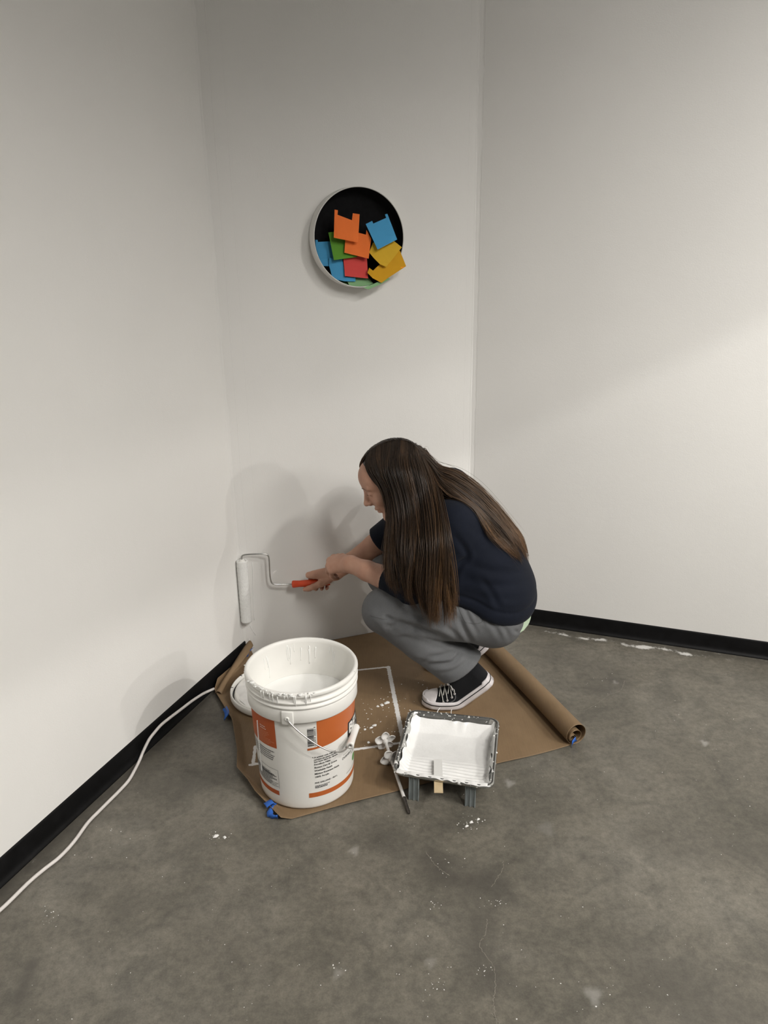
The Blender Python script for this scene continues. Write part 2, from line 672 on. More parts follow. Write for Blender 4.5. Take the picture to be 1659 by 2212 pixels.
cloud = t.ramp(t.noise(co, 9, 5, 0.6, 1.2), [(0.32, (0.74, 0.74, 0.73)), (0.66, (1.12, 1.11, 1.08))])
base = t.mix(1.0, base, cloud, 'MULTIPLY')
brk = t.noise(co, 60, 5, 0.7)
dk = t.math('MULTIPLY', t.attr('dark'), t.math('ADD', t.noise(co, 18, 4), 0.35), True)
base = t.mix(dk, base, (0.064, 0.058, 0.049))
wf = t.math('MULTIPLY', t.math('SUBTRACT', t.math('ADD', t.math('MULTIPLY', t.attr('white'), 1.2), t.math('MULTIPLY', brk, 1.6)), 1.22), 4.0, True)
wf = t.math('MULTIPLY', wf, t.math('MULTIPLY', t.attr('white'), 1.6, True))
base = t.mix(t.attr('pale'), base, (0.44, 0.43, 0.40))
base = t.mix(wf, base, (0.62, 0.61, 0.58))
t.color(base)
t.rough(t.math('ADD', t.math('MULTIPLY', t.noise(co, 6, 4), 0.35), 0.30))
t.bump(t.noise(co, 90, 4, 0.6), 0.12, 0.001)
M['concrete'] = mt
nx, ny = len(FX), len(FY)
ii = np.arange(nx * ny).reshape(ny, nx)
Fq = np.stack([ii[:-1, :-1].ravel(), ii[:-1, 1:].ravel(), ii[1:, 1:].ravel(), ii[1:, :-1].ravel()], 1)
keep = ((fp - C_L[:2]) @ N_L[:2] > -0.05) & ((fp - C_L[:2]) @ N_B[:2] > -0.05) & ((fp - C_R[:2]) @ N_R[:2] > -0.05)
Fq = Fq[keep[Fq].all(1)]
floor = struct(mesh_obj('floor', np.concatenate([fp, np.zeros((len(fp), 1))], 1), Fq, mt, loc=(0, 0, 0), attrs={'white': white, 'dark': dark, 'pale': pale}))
# the rest of the floor behind the photographer
V, F = box((0.6, -2.2, -0.05), (5.0, 0, 0), (0, 1.995, 0), (0, 0, 0.05))
struct(mesh_obj('floor', V, F, mt, loc=(0, 0, 0), smooth=False))

# hairline cracks, filled and pale, in the floor
M['crack'] = new_mat('pale_crack_filler', (0.24, 0.22, 0.185), 0.8)


def ribbon(pts, w, z, jit=0.0):
    P = catmull(np.array([[p[0], p[1], z] for p in pts]), 12 * len(pts))
    P[:, :2] += rng.normal(0, jit, (len(P), 2))
    T, A, B = frames(P, up=(0, 0, 1))
    wv = w * (0.5 + rng.random(len(P)))[:, None]
    V = np.empty((2 * len(P), 3))
    V[0::2], V[1::2] = P + B * wv, P - B * wv
    F = [(2 * i, 2 * i + 1, 2 * i + 3, 2 * i + 2) for i in range(len(P) - 1)]
    return V, F


for pts in (flp((920, 1840), (940, 1868), (972, 1893)), flp((1062, 1915), (1085, 1880), (1087, 1860)), flp((1052, 1985), (1048, 2020), (1036, 2042), (1066, 2090), (1070, 2130), (1066, 2165), (1072, 2212)),
            flp((1350, 1470), (1340, 1492), (1318, 1500), (1290, 1520), (1262, 1535)), flp((1062, 2190), (1080, 2212))):
    mesh_obj('crack', *ribbon(pts, 0.00055, 0.0006, 0.0010), M['crack'], parent=floor)
# ------------------------------------------------------------------ kraft paper drop sheet, one strip with its right end rolled up
def uv(u, v, z=0.0):                          # u along the slanted wall, v out from it
    return C_L + D_B * u + N_B * (v + 0.004) + UP * z


def to_uv(p):
    return np.array([(p - C_L) @ D_B, (p - C_L) @ N_B])


mt = new_mat('kraft_paper', (0.25, 0.16, 0.088), 0.62, 0, 0.3)
t = NT(mt)
co = t.coord()
c = t.ramp(t.noise(co, 6, 5, 0.6), [(0.3, (0.186, 0.122, 0.066)), (0.7, (0.232, 0.157, 0.089))])
st = t.n('ShaderNodeMapping')
t.link(co, st.inputs['Vector'])
st.inputs['Rotation'].default_value = (0, 0, -math.atan2(D_B[1], D_B[0]))
st.inputs['Scale'].default_value = (300, 14, 20)
c = t.mix(1.0, c, t.ramp(t.noise(st.outputs[0], 1.0, 3), [(0.3, (0.94, 0.94, 0.94)), (0.7, (1.04, 1.04, 1.04))]), 'MULTIPLY')
pw = t.math('MULTIPLY', t.math('SUBTRACT', t.math('ADD', t.attr('paint'), t.math('MULTIPLY', t.noise(co, 110, 4, 0.6), 0.9)), 0.95), 5.0, True)
c = t.mix(pw, c, (0.74, 0.73, 0.72))
t.color(c)
t.bump(t.noise(co, 12, 4), 0.25, 0.004)
M['kraft'] = mt

PW = 0.918
v_n = 210
u_flat = np.concatenate([np.linspace(-0.155, 0.10, 60), np.linspace(0.105, 0.56, 110), np.linspace(0.57, 0.82, 26)])
RU = 0.838                                     # where the roll begins to lift
# spiral section of the roll: outer turn loose, inner turns tight
sp = []
for a in np.linspace(-90, 270, 44)[1:]:
    r = 0.0335
    sp.append((RU + r * math.cos(math.radians(a)), 0.0345 + r * math.sin(math.radians(a))))
for a in np.linspace(270, 270 + 360 * 3.2, 110)[1:]:
    k = (a - 270) / (360 * 3.2)
    r = 0.0335 + (0.008 - 0.0335) * min(1, k * 1.1 + 0.05) ** 0.33
    cxx = RU - 0.013 * min(1, k * 2.5)
    sp.append((cxx + r * math.cos(math.radians(a)), 0.0345 - 0.011 * min(1, k * 2.5) + r * math.sin(math.radians(a))))
us = list(u_flat)
V, PA = [], []
A_, B_, C_, D_ = [to_uv(fl(*q)) for q in ((838, 1441), (868, 1552), (545, 1643), (560, 1470))]
E_ = to_uv(fl(873, 1602))
out = [A_, to_uv(fl(868, 1552)), E_, C_]
lines = [(A_, to_uv(fl(870, 1600)), 0.0085), (A_, to_uv(fl(700, 1455)), 0.0055), (to_uv(fl(868, 1604)), to_uv(fl(540, 1652)), 0.0065), (to_uv(fl(551, 1612)), to_uv(fl(546, 1650)), 0.006)]
wv = np.interp(np.linspace(0, 1, v_n), np.linspace(0, 1, 14), rng.normal(0, 1, 14))
# the lower edge and the left edge are not quite straight
for j in range(v_n):
    v = PW * j / (v_n - 1)
    left = np.interp(v, [0.0, 0.22, 0.30, 0.42, 0.60, 0.68, 0.80, 0.918], [-0.155, -0.154, -0.148, -0.138, -0.155, -0.172, -0.142, -0.092])
    ucr = max(-0.875 * v + 0.012, -9)          # foot of the left wall, with a little clearance
    for i, u0 in enumerate(u_flat):
        k = (u0 - u_flat[0]) / (0.82 - u_flat[0])
        u = left + (0.82 - left) * k
        z = 0.0022 + 0.0007 * math.sin(u * 17 + v * 9) * math.sin(v * 13)
        vv = v
        if v > 0.86:
            vv = v + 0.0016 * math.sin(u * 11) * (v - 0.86) / 0.058
            z += 0.002 * (1 + math.sin(u * 15)) * (v - 0.86) / 0.058
        # left edge curls up off the floor
        e = u - left
        lift = np.interp(v, [0, 0.25, 0.45, 0.6, 0.75, 0.918], [0.0, 0.012, 0.024, 0.026, 0.030, 0.014])
        if e < 0.038:
            q = (0.038 - e) / 0.038
            z += lift * q ** 1.2
            u += lift * 0.5 * q
        if u < ucr + 0.015 and v < 0.26:       # turned up against the wall in the corner
            q = min(ucr + 0.015 - u, 0.026)
            u = ucr + 0.015 - 0.30 * q
            z += 0.95 * q
            u += 0.0
        p2 = np.array([u, vv])
        pa = 0.0
        for a, b, w in lines:
            ab = b - a
            tt = np.clip((p2 - a) @ ab / (ab @ ab), 0, 1)
            pa = max(pa, 1.0 * np.exp(-(np.linalg.norm(p2 - a - tt * ab) / w) ** 4))
        V.append(uv(u, vv, z))
        PA.append(pa)
    sc = np.interp(v, [0, 0.918], [0.92, 1.0])
    for (u, z) in sp:
        V.append(uv(RU + (u - RU) * sc + 0.008 * math.sin(v * 4) + 0.012 * (1 - v / PW), v + 0.0015 * wv[j], 0.0008 + z * sc))
        PA.append(0)
nrow = len(u_flat) + len(sp)
ii = np.arange(nrow * v_n).reshape(v_n, nrow)
Fq = np.stack([ii[:-1, :-1].ravel(), ii[1:, :-1].ravel(), ii[1:, 1:].ravel(), ii[:-1, 1:].ravel()], 1)
# a finer sheet is needed for the outline: paint mask refined by subdividing the mask lookup
paper = mesh_obj('paper_drop_sheet', V, Fq, M['kraft'], attrs={'paint': PA})
md = paper.modifiers.new('thickness', 'SOLIDIFY')
md.thickness = 0.0006
md.offset = 1.0
tag(paper, 'brown kraft paper drop sheet along the slanted wall, right end rolled up', 'paper')

# the sheet's torn corner is folded back on itself beside the left wall
oe = [(463, 1499, 0.010), (478, 1474, 0.018), (494, 1449, 0.028), (512, 1420, 0.042), (527, 1397, 0.054), (537, 1385, 0.060)]
ie = [(479, 1499, 0.012), (492, 1472, 0.024), (508, 1449, 0.034), (525, 1427, 0.046), (540, 1408, 0.056), (547, 1394, 0.060)]
O_, I_ = catmull([fl(*v) for v in oe], 30), catmull([fl(*v) for v in ie], 30)
V = []
for i in range(30):
    for k in np.linspace(0, 1, 9):
        V.append(O_[i] * (1 - k) + I_[i] * k + UP * 0.010 * math.sin(math.pi * k) + np.array([0, 0, 0.0]))
F = [(i * 9 + j, i * 9 + j + 1, (i + 1) * 9 + j + 1, (i + 1) * 9 + j) for i in range(29) for j in range(8)]
fold = mesh_obj('folded_edge', V, F, M['kraft'], paper)
md = fold.modifiers.new('thickness', 'SOLIDIFY')
md.thickness = 0.0008
md.offset = 0

# ------------------------------------------------------------------ blue painter's tape
M['tape'] = noisy('blue_tape', (0.02, 0.11, 0.46), (0.03, 0.15, 0.56), 60, 0.6, 0.2, 200)


def tape_strip(pts, w, side, label, jag=0.0015):
    P = catmull(pts, 22)
    side = np.asarray(side, float)
    V = []
    for i, p in enumerate(P):
        s = side if side.ndim == 1 else side[min(len(side) - 1, int(i / 22 * len(side)))]
        s = nrm(s)
        e = jag * rng.normal(0, 1, 3) if i in (0, 21) else 0
        V += [p + s * w / 2 + e, p, p - s * w / 2 - e]
    F = []
    for i in range(21):
        F += [(3 * i, 3 * i + 1, 3 * i + 4, 3 * i + 3), (3 * i + 1, 3 * i + 2, 3 * i + 5, 3 * i + 4)]
    o = mesh_obj('masking_tape', V, F, M['tape'])
    md = o.modifiers.new('thickness', 'SOLIDIFY')
    md.thickness = 0.0004
    md.offset = 1.0
    return tag(o, label, 'tape', 'blue tape scraps on the drop sheet')


TD = nrm(fl(600, 1776) - fl(508, 1660))
tape_strip([fl(573, 1740, 0.020), fl(580, 1735, 0.026), fl(588, 1731, 0.030), fl(592, 1736, 0.026), fl(584, 1748, 0.016), fl(583, 1757, 0.012), fl(589, 1764, 0.011), fl(600, 1764, 0.010)],
           0.019, np.array([TD, TD, TD, TD * 0.7 + np.array([0.3, 0.3, 0.3]), [0.9, 0.3, 0.5], [0.9, 0.3, 0.6], [0.5, -0.3, 0.9], [0.1, -0.5, 0.9]]), 'curled blue tape at the front corner of the paper, below the bucket')
tape_strip([fl(485, 1529, 0.014), fl(489, 1536, 0.018), fl(490, 1543, 0.018), fl(488, 1551, 0.010)], 0.017, nrm(np.array([0.8, 0.3, 0.5])), 'blue tape scrap on the left paper edge beside the bucket lid')
tape_strip([fl(546, 1400, 0.062), fl(541, 1404, 0.060), fl(536, 1411, 0.048), fl(533, 1419, 0.034)], 0.016, nrm(np.array([0.7, -0.4, 0.55])), 'blue tape scrap tucked behind the bucket in the corner')
e0 = uv(RU - 0.012, PW - 0.004, 0)
tape_strip([uv(RU - 0.006, PW + 0.0005, 0.020), uv(RU - 0.014, PW + 0.003, 0.018), uv(RU - 0.022, PW + 0.006, 0.013), uv(RU - 0.024, PW + 0.008, 0.009)], 0.016, UP, 'blue tape scrap inside the open end of the paper roll', 0.003)

# ------------------------------------------------------------------ five gallon paint bucket
BC = np.array([-0.2317, 1.8398, 0.0036])
BR0, BR1, BH = 0.1318, 0.1470, 0.3735
SKZ = 0.284


def b_rad(z):
    return BR0 + (BR1 - BR0) * z / BH


def bk(px, py, inside=False, extra=0.0):
    """angle and height where the pixel's ray meets the bucket wall"""
    d = ray(px, py)
    t_ = np.linspace(1.2, 3.2, 4000)
    X = CAM + t_[:, None] * d
    rr = np.hypot(X[:, 0] - BC[0], X[:, 1] - BC[1]) - (BR0 + (BR1 - BR0) * (X[:, 2] - BC[2]) / BH + extra)
    k = np.nonzero((rr[:-1] > 0) & (rr[1:] <= 0))[0] if not inside else np.nonzero((rr[:-1] < 0) & (rr[1:] >= 0))[0]
    if len(k) == 0:
        k = [int(np.argmin(np.abs(rr)))]
    p = X[k[0]]
    return np.array([math.atan2(p[1] - BC[1], p[0] - BC[0]), p[2] - BC[2]])


def bp(th, z, off=0.0005):
    r = b_rad(z) + off
    return BC + np.array([r * math.cos(th), r * math.sin(th), z])


M['white_plastic'] = noisy('white_bucket_plastic', (0.80, 0.79, 0.755), (0.76, 0.75, 0.715), 7, 0.38, 0.05, 40, spec=0.45)
M['wet_paint'] = noisy('wet_white_paint', (0.86, 0.86, 0.84), (0.83, 0.83, 0.81), 10, 0.28, 0.15, 14, 0.003)
M['dry_paint'] = noisy('dried_white_paint', (0.80, 0.79, 0.77), (0.72, 0.71, 0.69), 40, 0.6, 0.3, 90, 0.001)
M['label_orange'] = noisy('orange_print', (0.50, 0.125, 0.026), (0.46, 0.11, 0.022), 20, 0.42)
M['label_orange_dark'] = noisy('red_orange_print', (0.46, 0.095, 0.022), (0.42, 0.085, 0.02), 20, 0.42)
M['ink'] = new_mat('black_ink', (0.012, 0.012, 0.014), 0.5)
M['gray_ink'] = new_mat('gray_ink', (0.20, 0.20, 0.20), 0.55)
M['ink_white'] = new_mat('white_ink', (0.78, 0.77, 0.74), 0.5)
M['ink_gold'] = new_mat('gold_ink', (0.25, 0.19, 0.10), 0.5)
M['ink_green'] = new_mat('green_ink', (0.10, 0.30, 0.06), 0.5)
M['steel'] = noisy('bright_steel', (0.62, 0.62, 0.60), (0.5, 0.5, 0.49), 60, 0.28, 0.05, 200, metal=1.0)

bucket = thing('paint_bucket', 'large white five gallon paint bucket with orange printed panels, open top', 'bucket', BC - [0, 0, 0.0])
L0 = BC * [1, 1, 1]
prof = [(0.0, 0.0), (0.120, 0.0), (0.1275, 0.0015), (0.1305, 0.004), (0.1318, 0.009)]
prof += [(b_rad(z), z) for z in np.linspace(0.02, SKZ - 0.001, 16)]
prof += [(b_rad(SKZ) + 0.0055, SKZ), (b_rad(SKZ) + 0.0068, SKZ + 0.002), (b_rad(SKZ) + 0.0066, SKZ + 0.022), (b_rad(SKZ) + 0.0055, SKZ + 0.034),
         (b_rad(SKZ) + 0.0040, SKZ + 0.038)]
for zc in (0.329, 0.344):
    prof += [(b_rad(zc) + 0.0010, zc - 0.0055), (b_rad(zc) + 0.0066, zc - 0.0035), (b_rad(zc) + 0.0074, zc), (b_rad(zc) + 0.0060, zc + 0.0028), (b_rad(zc) + 0.0016, zc + 0.0040)]
prof += [(0.1468, 0.353), (0.1485, 0.3575), (0.1520, 0.3595), (0.1540, 0.3635), (0.1536, 0.3690), (0.1505, 0.3735), (0.1455, 0.3738), (0.1420, 0.3705), (0.1412, 0.362)]
prof += [(b_rad(z) - 0.0035, z) for z in np.linspace(0.345, 0.02, 14)] + [(0.118, 0.006), (0.0, 0.006)]
V, F = lathe(prof, L0, n=128)
mesh_obj('bucket_wall', V, F, M['white_plastic'], bucket)

# paint standing in the bucket
th_in, z_in = bk(665, 1457, True, -0.004)
PZ = float(z_in)
def paint_pool(u, v):
    r = u * (b_rad(PZ) - 0.0037)
    a = v * 2 * math.pi
    return BC + np.array([r * math.cos(a), r * math.sin(a), PZ + 0.0012 * math.sin(9 * r * 10) * math.cos(a * 3) + 0.002 * (u ** 8)])
V, F = grid(24, 97, paint_pool)
o = mesh_obj('wet_paint', V, F, M['wet_paint'])
tag(o, 'pool of white paint standing inside the open bucket', 'paint')

# smears and threads of paint over the lip, and runs inside
parts = []
def blob(p, r, sx=1.0, sz=1.0):
    n = 10
    V, F = lathe([(0.0, -r * sz), (r * 0.7, -r * 0.7 * sz), (r, 0), (r * 0.7, r * 0.7 * sz), (0.0, r * sz)], p, n=8)
    c = np.asarray(p)
    V = c + (V - c) * np.array([sx, sx, 1]) + rng.normal(0, r * 0.12, V.shape)
    return V, F
for k in range(64):
    th = math.radians(rng.uniform(205, 292)) if k < 46 else rng.uniform(0, 2 * math.pi)
    zz = rng.uniform(0.3660, 0.3745)
    r = rng.uniform(0.149, 0.1545)
    parts.append(blob(BC + [r * math.cos(th), r * math.sin(th), zz], rng.uniform(0.0010, 0.0030) * (1 if k < 46 else 0.6), rng.uniform(1.2, 3.0), 0.45))
for k in range(15):
    th = math.radians(rng.uniform(225, 285))
    z1 = 0.366 - rng.uniform(0.006, 0.028)
    zs = np.linspace(0.368, z1, 6)
    rr = [0.1545, 0.1548, 0.1542, 0.1530, 0.1525, 0.1525]
    parts.append(tube([BC + [r * math.cos(th), r * math.sin(th), z] for i, (r, z) in enumerate(zip(rr, zs))], np.linspace(0.0016, 0.0008, 6), 6))
for k in range(20):
    th = rng.uniform(-0.3, 2.9)
    z0 = rng.uniform(0.33, 0.366)
    zs = np.linspace(z0, z0 - rng.uniform(0.02, 0.07), 7)
    parts.append(tube([BC + [(b_rad(z) - 0.0036) * math.cos(th + 0.012 * math.sin(z * 60 + k)), (b_rad(z) - 0.0036) * math.sin(th + 0.012 * math.sin(z * 60 + k)), z] for z in zs], np.linspace(0.0018, 0.0007, 7), 6))
V, F = combine(parts)
o = mesh_obj('paint_drips', V, F, M['wet_paint'], bucket)
o['kind'] = 'stuff'


def patch(name, rows, mat, off=0.0005, nu=24, parent=bucket):
    """rows: list of (theta_left, theta_right, z_left, z_right) from bottom to top"""
    V = []
    for (a, b, z0, z1) in rows:
        for i in range(nu):
            k = i / (nu - 1)
            V.append(bp(a + (b - a) * k, z0 + (z1 - z0) * k, off))
    F = [(j * nu + i, j * nu + i + 1, (j + 1) * nu + i + 1, (j + 1) * nu + i) for j in range(len(rows) - 1) for i in range(nu - 1)]
    return mesh_obj(name, V, F, mat, parent)


def curve_patch(name, ths, zlo, zhi, mat, off=0.0005, nv=10):
    V, n = [], len(ths)
    for j in range(nv):
        for i in range(n):
            V.append(bp(ths[i], zlo[i] + (zhi[i] - zlo[i]) * j / (nv - 1), off))
    F = [(j * n + i, j * n + i + 1, (j + 1) * n + i + 1, (j + 1) * n + i) for j in range(nv - 1) for i in range(n - 1)]
    return mesh_obj(name, V, F, mat, bucket)


def text_geo(body, size, bold=0.0, shear=0.0, track=1.0):
    cu = bpy.data.curves.new('lettering_source', 'FONT')
    cu.body = body
    cu.size = size
    cu.offset = bold
    cu.shear = shear
    cu.space_character = track
    cu.resolution_u = 3
    o = bpy.data.objects.new('lettering_source', cu)
    COL.objects.link(o)
    dg = bpy.context.evaluated_depsgraph_get()
    me = bpy.data.meshes.new_from_object(o.evaluated_get(dg))
    V = np.array([tuple(v.co) for v in me.vertices])
    F = [tuple(p.vertices) for p in me.polygons]
    bpy.data.objects.remove(o)
    bpy.data.curves.remove(cu)
    bpy.data.meshes.remove(me)
    return V, F


def print_text(body, th, z, size, mat, name='lettering', off=0.0009, bold=0.0, width=None, track=1.0, rot=0):
    V, F = text_geo(body, size, bold, 0, track)
    if width:
        V[:, 0] *= width / V[:, 0].max()
    if rot:
        V = np.stack([-V[:, 1], V[:, 0], V[:, 2]], 1)
    W = [bp(th + x / b_rad(z), z + y, off) for x, y, _ in V]
    return W, F


def texts(rows, mat, name='lettering'):
    parts = [print_text(*r[0], mat=mat, **r[1]) for r in rows]
    V, F = combine(parts)
    return mesh_obj(name, V, F, mat, bucket, smooth=False)


# right hand panel with the big sweep
TOPZ = SKZ - 0.0005
tl = bk(684, 1567)
tr = bk(763, 1530)
swp = [bk(*q) for q in ((664, 1622), (684, 1617.5), (702, 1611), (719, 1603), (735, 1592), (750, 1578))]
ths = np.array([p[0] for p in swp])
zz = np.array([p[1] for p in swp])
th_end = ths[-1] + 0.95
fit = np.polyfit(ths, zz, 2)
T1 = np.linspace(tl[0], th_end, 46)
lo = np.interp(T1, ths, zz)
lo = np.where(T1 > ths[-1], np.minimum(zz[-1] + (T1 - ths[-1]) * 0.06, 0.262), lo)
curve_patch('orange_panel', T1, lo, np.full(46, TOPZ), M['label_orange'])
T0 = np.linspace(bk(664, 1618)[0], tl[0], 6)
lo0 = np.interp(T0, ths, zz)
curve_patch('orange_panel', T0, lo0, lo0 + 0.0065, M['label_orange'], nv=3)
# left hand panel
a = bk(546, 1545)[0] - 0.5
TL = np.linspace(a, bk(593, 1566)[0], 26)
zb = np.interp(TL, sorted([bk(547, 1577)[0], bk(561.5, 1598)[0], bk(596, 1616.6)[0]]), [bk(547, 1577)[1], bk(561.5, 1598)[1], bk(596, 1616.6)[1]])
curve_patch('orange_panel', TL, zb, np.full(26, TOPZ), M['label_orange_dark'])
# bottom bands
q = [bk(559, 1684), bk(604, 1718), bk(604, 1709)]
curve_patch('orange_band', np.linspace(q[0][0] - 0.6, q[1][0], 26), np.full(26, q[1][1]), np.full(26, q[2][1]), M['label_orange_dark'], nv=3)
q = [bk(668, 1723.5), bk(667.5, 1714), bk(761, 1660)]
curve_patch('orange_band', np.linspace(q[0][0], q[2][0] + 0.8, 36), np.full(36, q[0][1]), np.full(36, q[1][1]), M['label_orange'], nv=3)
# brand plate
p0, p1, p2 = bk(751, 1562), bk(751.5, 1590), bk(763, 1567)
curve_patch('brand_plate', np.linspace(p0[0], p0[0] + 0.80, 26), np.full(26, p1[1] - 0.004), np.full(26, p0[1] + 0.001), M['ink'], 0.0009)
zt = p0[1]
texts([(('BEHR', p0[0] + 0.035, zt - 0.036, 0.044), dict(bold=0.0016, off=0.0014))], M['ink_white'])
texts([(('PREMIUM PLUS', p0[0] + 0.035, zt - 0.053, 0.0125), dict(bold=0.0003, off=0.0014))], M['ink_gold'])
# barcode standing on its side, with its digits
b0, b1, b2 = bk(663, 1575), bk(677, 1571), bk(664, 1613)
parts = []
z = b2[1]
while z < b0[1]:
    w = rng.choice([0.0006, 0.0009, 0.0014, 0.0020])
    V = [bp(b0[0] + (b1[0] - b0[0]) * k, zz_, 0.0007) for zz_ in (z, min(z + w, b0[1])) for k in np.linspace(0, 1, 6)]
    parts.append((V, [(i, i + 1, 7 + i, 6 + i) for i in range(5)]))
    z += w + rng.choice([0.0005, 0.0008, 0.0012])
V, F = combine(parts)
mesh_obj('barcode', V, F, M['ink'], bucket, smooth=False)
texts([(('0 82474 30005 9', b1[0] + 0.040, b2[1] - 0.002, 0.0075), dict(rot=1, width=b0[1] - b2[1] + 0.006))], M['ink'])
# product notes
rows = []
x0 = bk(677, 1640)[0]
for (py, s, size, w) in ((1638.0, '* A primer coat may be', 0.0070, None), (1643.2, '  needed on some surfaces', 0.0070, None), (1647.6, '  See back label for details', 0.0070, None),
                         (1653.5, '  Excellent Hide', 0.0078, None), (1660.5, '  Resists Dirt & Grime', 0.0078, None), (1667.3, '  Washable Finish', 0.0078, None),
                         (1674.0, '  Mildew Resistant Finish', 0.0078, None), (1680.8, '  100% Acrylic', 0.0078, None), (1693.5, '  FIVE GALLONS - 18.9 L', 0.0068, None)):
    zq = bk(679, py)[1]
    rows.append(((s, x0 - 0.02, zq, size), dict(bold=0.00012)))
texts(rows, M['ink'])
def greek(th0, th1, zrows, h, mat, gap=0.25):
    parts = []
    for zr in zrows:
        t_ = th0 + rng.uniform(0, 0.01)
        end = th1 - rng.uniform(0, 0.25) * (th1 - th0)
        while t_ < end:
            w = min(rng.uniform(0.008, 0.045), th1 - t_)
            V = [bp(t_ + w * k, zz_, 0.0008) for zz_ in (zr, zr + h) for k in (0, 0.5, 1)]
            parts.append((V, [(0, 1, 4, 3), (1, 2, 5, 4)]))
            t_ += w + rng.uniform(0.004, 0.010)
    V, F = combine(parts)
    return mesh_obj('small_print', V, F, mat, bucket, smooth=False)
zq = bk(680, 1699)[1]
greek(bk(680, 1699)[0], bk(715, 1690)[0], [zq, zq - 0.0035, zq - 0.0065], 0.0020, M['ink'])
pq = bk(746, 1620)
texts([(('PAINT', pq[0], pq[1], 0.0165), {}), (('DURABLE, EASY CLEAN', bk(739, 1642)[0], bk(739, 1642)[1], 0.0105), {}), (('INTERIOR SATIN', bk(757, 1629)[0], bk(757, 1629)[1], 0.0075), {})], M['ink'])
zl = bk(741, 1632)[1]
curve_patch('rule', np.linspace(bk(741, 1632)[0], pq[0] + 0.7, 24), np.full(24, zl), np.full(24, zl + 0.0007), M['ink'], nv=2)
zl = bk(750, 1669)[1]
curve_patch('rule', np.linspace(bk(748, 1669)[0], bk(762, 1650)[0] + 0.3, 16), np.full(16, zl), np.full(16, zl + 0.001), M['ink'], nv=2)
g = bk(760.5, 1638)
Tg = np.linspace(g[0], g[0] + 0.16, 12)
hh = 0.012 * np.sqrt(np.clip(1 - ((Tg - Tg.mean()) / 0.081) ** 2, 0, 1))
curve_patch('leaf_emblem', Tg, g[1] - hh, g[1] + hh, M['ink_green'], nv=4)
# small print on the left side
ra = bk(563, 1611)
rb = bk(591, 1640)
greek(ra[0] - 0.45, bk(592, 1625)[0], list(np.linspace(bk(590, 1625)[1], bk(590, 1642)[1], 5)), 0.0023, M['ink'])
l0, l1 = bk(560, 1640)[0] - 0.35, bk(600, 1663)[0]
zt, zb_ = bk(598, 1664)[1], bk(600, 1702)[1]
greek(l0, l1 - 0.01, list(np.linspace(zt - 0.014, zb_ + 0.004, 17)), 0.0017, M['gray_ink'])
greek(l0, l1 - 0.01, [zt - 0.020, zt - 0.0235], 0.0026, M['ink'])
V, F = combine([([bp(l0 + (l1 - l0) * k, z_ + dz, 0.0008) for dz in (0, 0.0009) for k in np.linspace(0, 1, 16)], [(i, i + 1, 17 + i, 16 + i) for i in range(15)]) for z_ in (zt,)] +
               [([bp(l1 + d, z_, 0.0008) for z_ in (zb_, zt) for d in (0, 0.006)], [(0, 1, 3, 2)])])
mesh_obj('rule', V, F, M['gray_ink'], bucket, smooth=False)
greek(bk(547, 1578)[0] - 0.2, bk(592, 1600)[0], list(np.linspace(bk(590, 1588)[1], bk(590, 1611)[1], 8)), 0.0013, new_mat('pale_print', (0.62, 0.30, 0.18), 0.5))
zz_ = bk(566, 1567)[1]
greek(bk(562, 1567)[0], bk(577, 1574)[0], [zz_, zz_ - 0.007], 0.0022, M['ink_white'])
# one long run of paint down the left side
pts = [bp(*bk(x, y), 0.0012) for x, y in ((556.5, 1556), (557.5, 1570), (559, 1590), (561, 1610), (563, 1630), (565, 1650), (567, 1666))]
o = mesh_obj('paint_run', *tube(catmull(pts, 30), np.concatenate([np.full(26, 0.0016), [0.002, 0.0024, 0.002, 0.001]]), 8), M['wet_paint'], bucket)
o['label'] = 'thin white run of paint'

# ears, bail and grip
e_th = bk(621, 1549, extra=0.007)[0]
EZ = 0.302
for s, nm in ((0, 'near'), (1, 'far')):
    th = e_th + math.pi * s
    d = np.array([math.cos(th), math.sin(th), 0])
    tg = np.array([-math.sin(th), math.cos(th), 0])
    c = BC + d * (b_rad(EZ) + 0.007) + UP * EZ
    V, F = box(c, tg * 0.0155, UP * 0.0195, d * 0.0045, 0.002)
    ear = mesh_obj('ear', V, F, M['white_plastic'], bucket)
    V, F = lathe([(0.0022, 0.0), (0.0055, 0.0), (0.0060, 0.0025), (0.0050, 0.0045), (0.0022, 0.0045)], c + d * 0.0035, axis=d, n=20, closed=True)
    mesh_obj('pivot_boss', V * [1, 1, 1], F, M['white_plastic'], ear)
a_ = np.array([math.cos(e_th), math.sin(e_th), 0])
b_ = np.array([-a_[1], a_[0], 0])
g0 = BC + UP * EZ
# the grip hangs against the right flank
best = None
for th in np.linspace(-1.2, 0.6, 400):
    r = b_rad(0.26) + 0.0125
    dd = np.array([math.cos(th), math.sin(th), 0])
    for z_ in np.linspace(0.18, 0.30, 60):
        X = BC + dd * r + UP * z_
        v_ = X - CAM
        zc_ = v_ @ c_f
        e_ = math.hypot(IMG_W / 2 + F_PX * (v_ @ c_r) / zc_ - 763, IMG_H / 2 - F_PX * (v_ @ c_u) / zc_ - 1590)
        if best is None or e_ < best[0]:
            best = (e_, X)
rel = best[1] - g0
bb, aa, zzr = rel @ b_, rel @ a_, rel[2]
tt = np.linspace(0, math.pi, 61)
RA = b_rad(EZ) + 0.014
P = np.array([g0 + a_ * RA * np.sign(math.cos(x)) * abs(math.cos(x)) ** 0.75 + a_ * aa * abs(math.sin(x)) ** 1.5 + (b_ * bb * abs(math.sin(x)) ** 0.8 + UP * zzr * abs(math.sin(x)) ** 0.62) for x in tt])
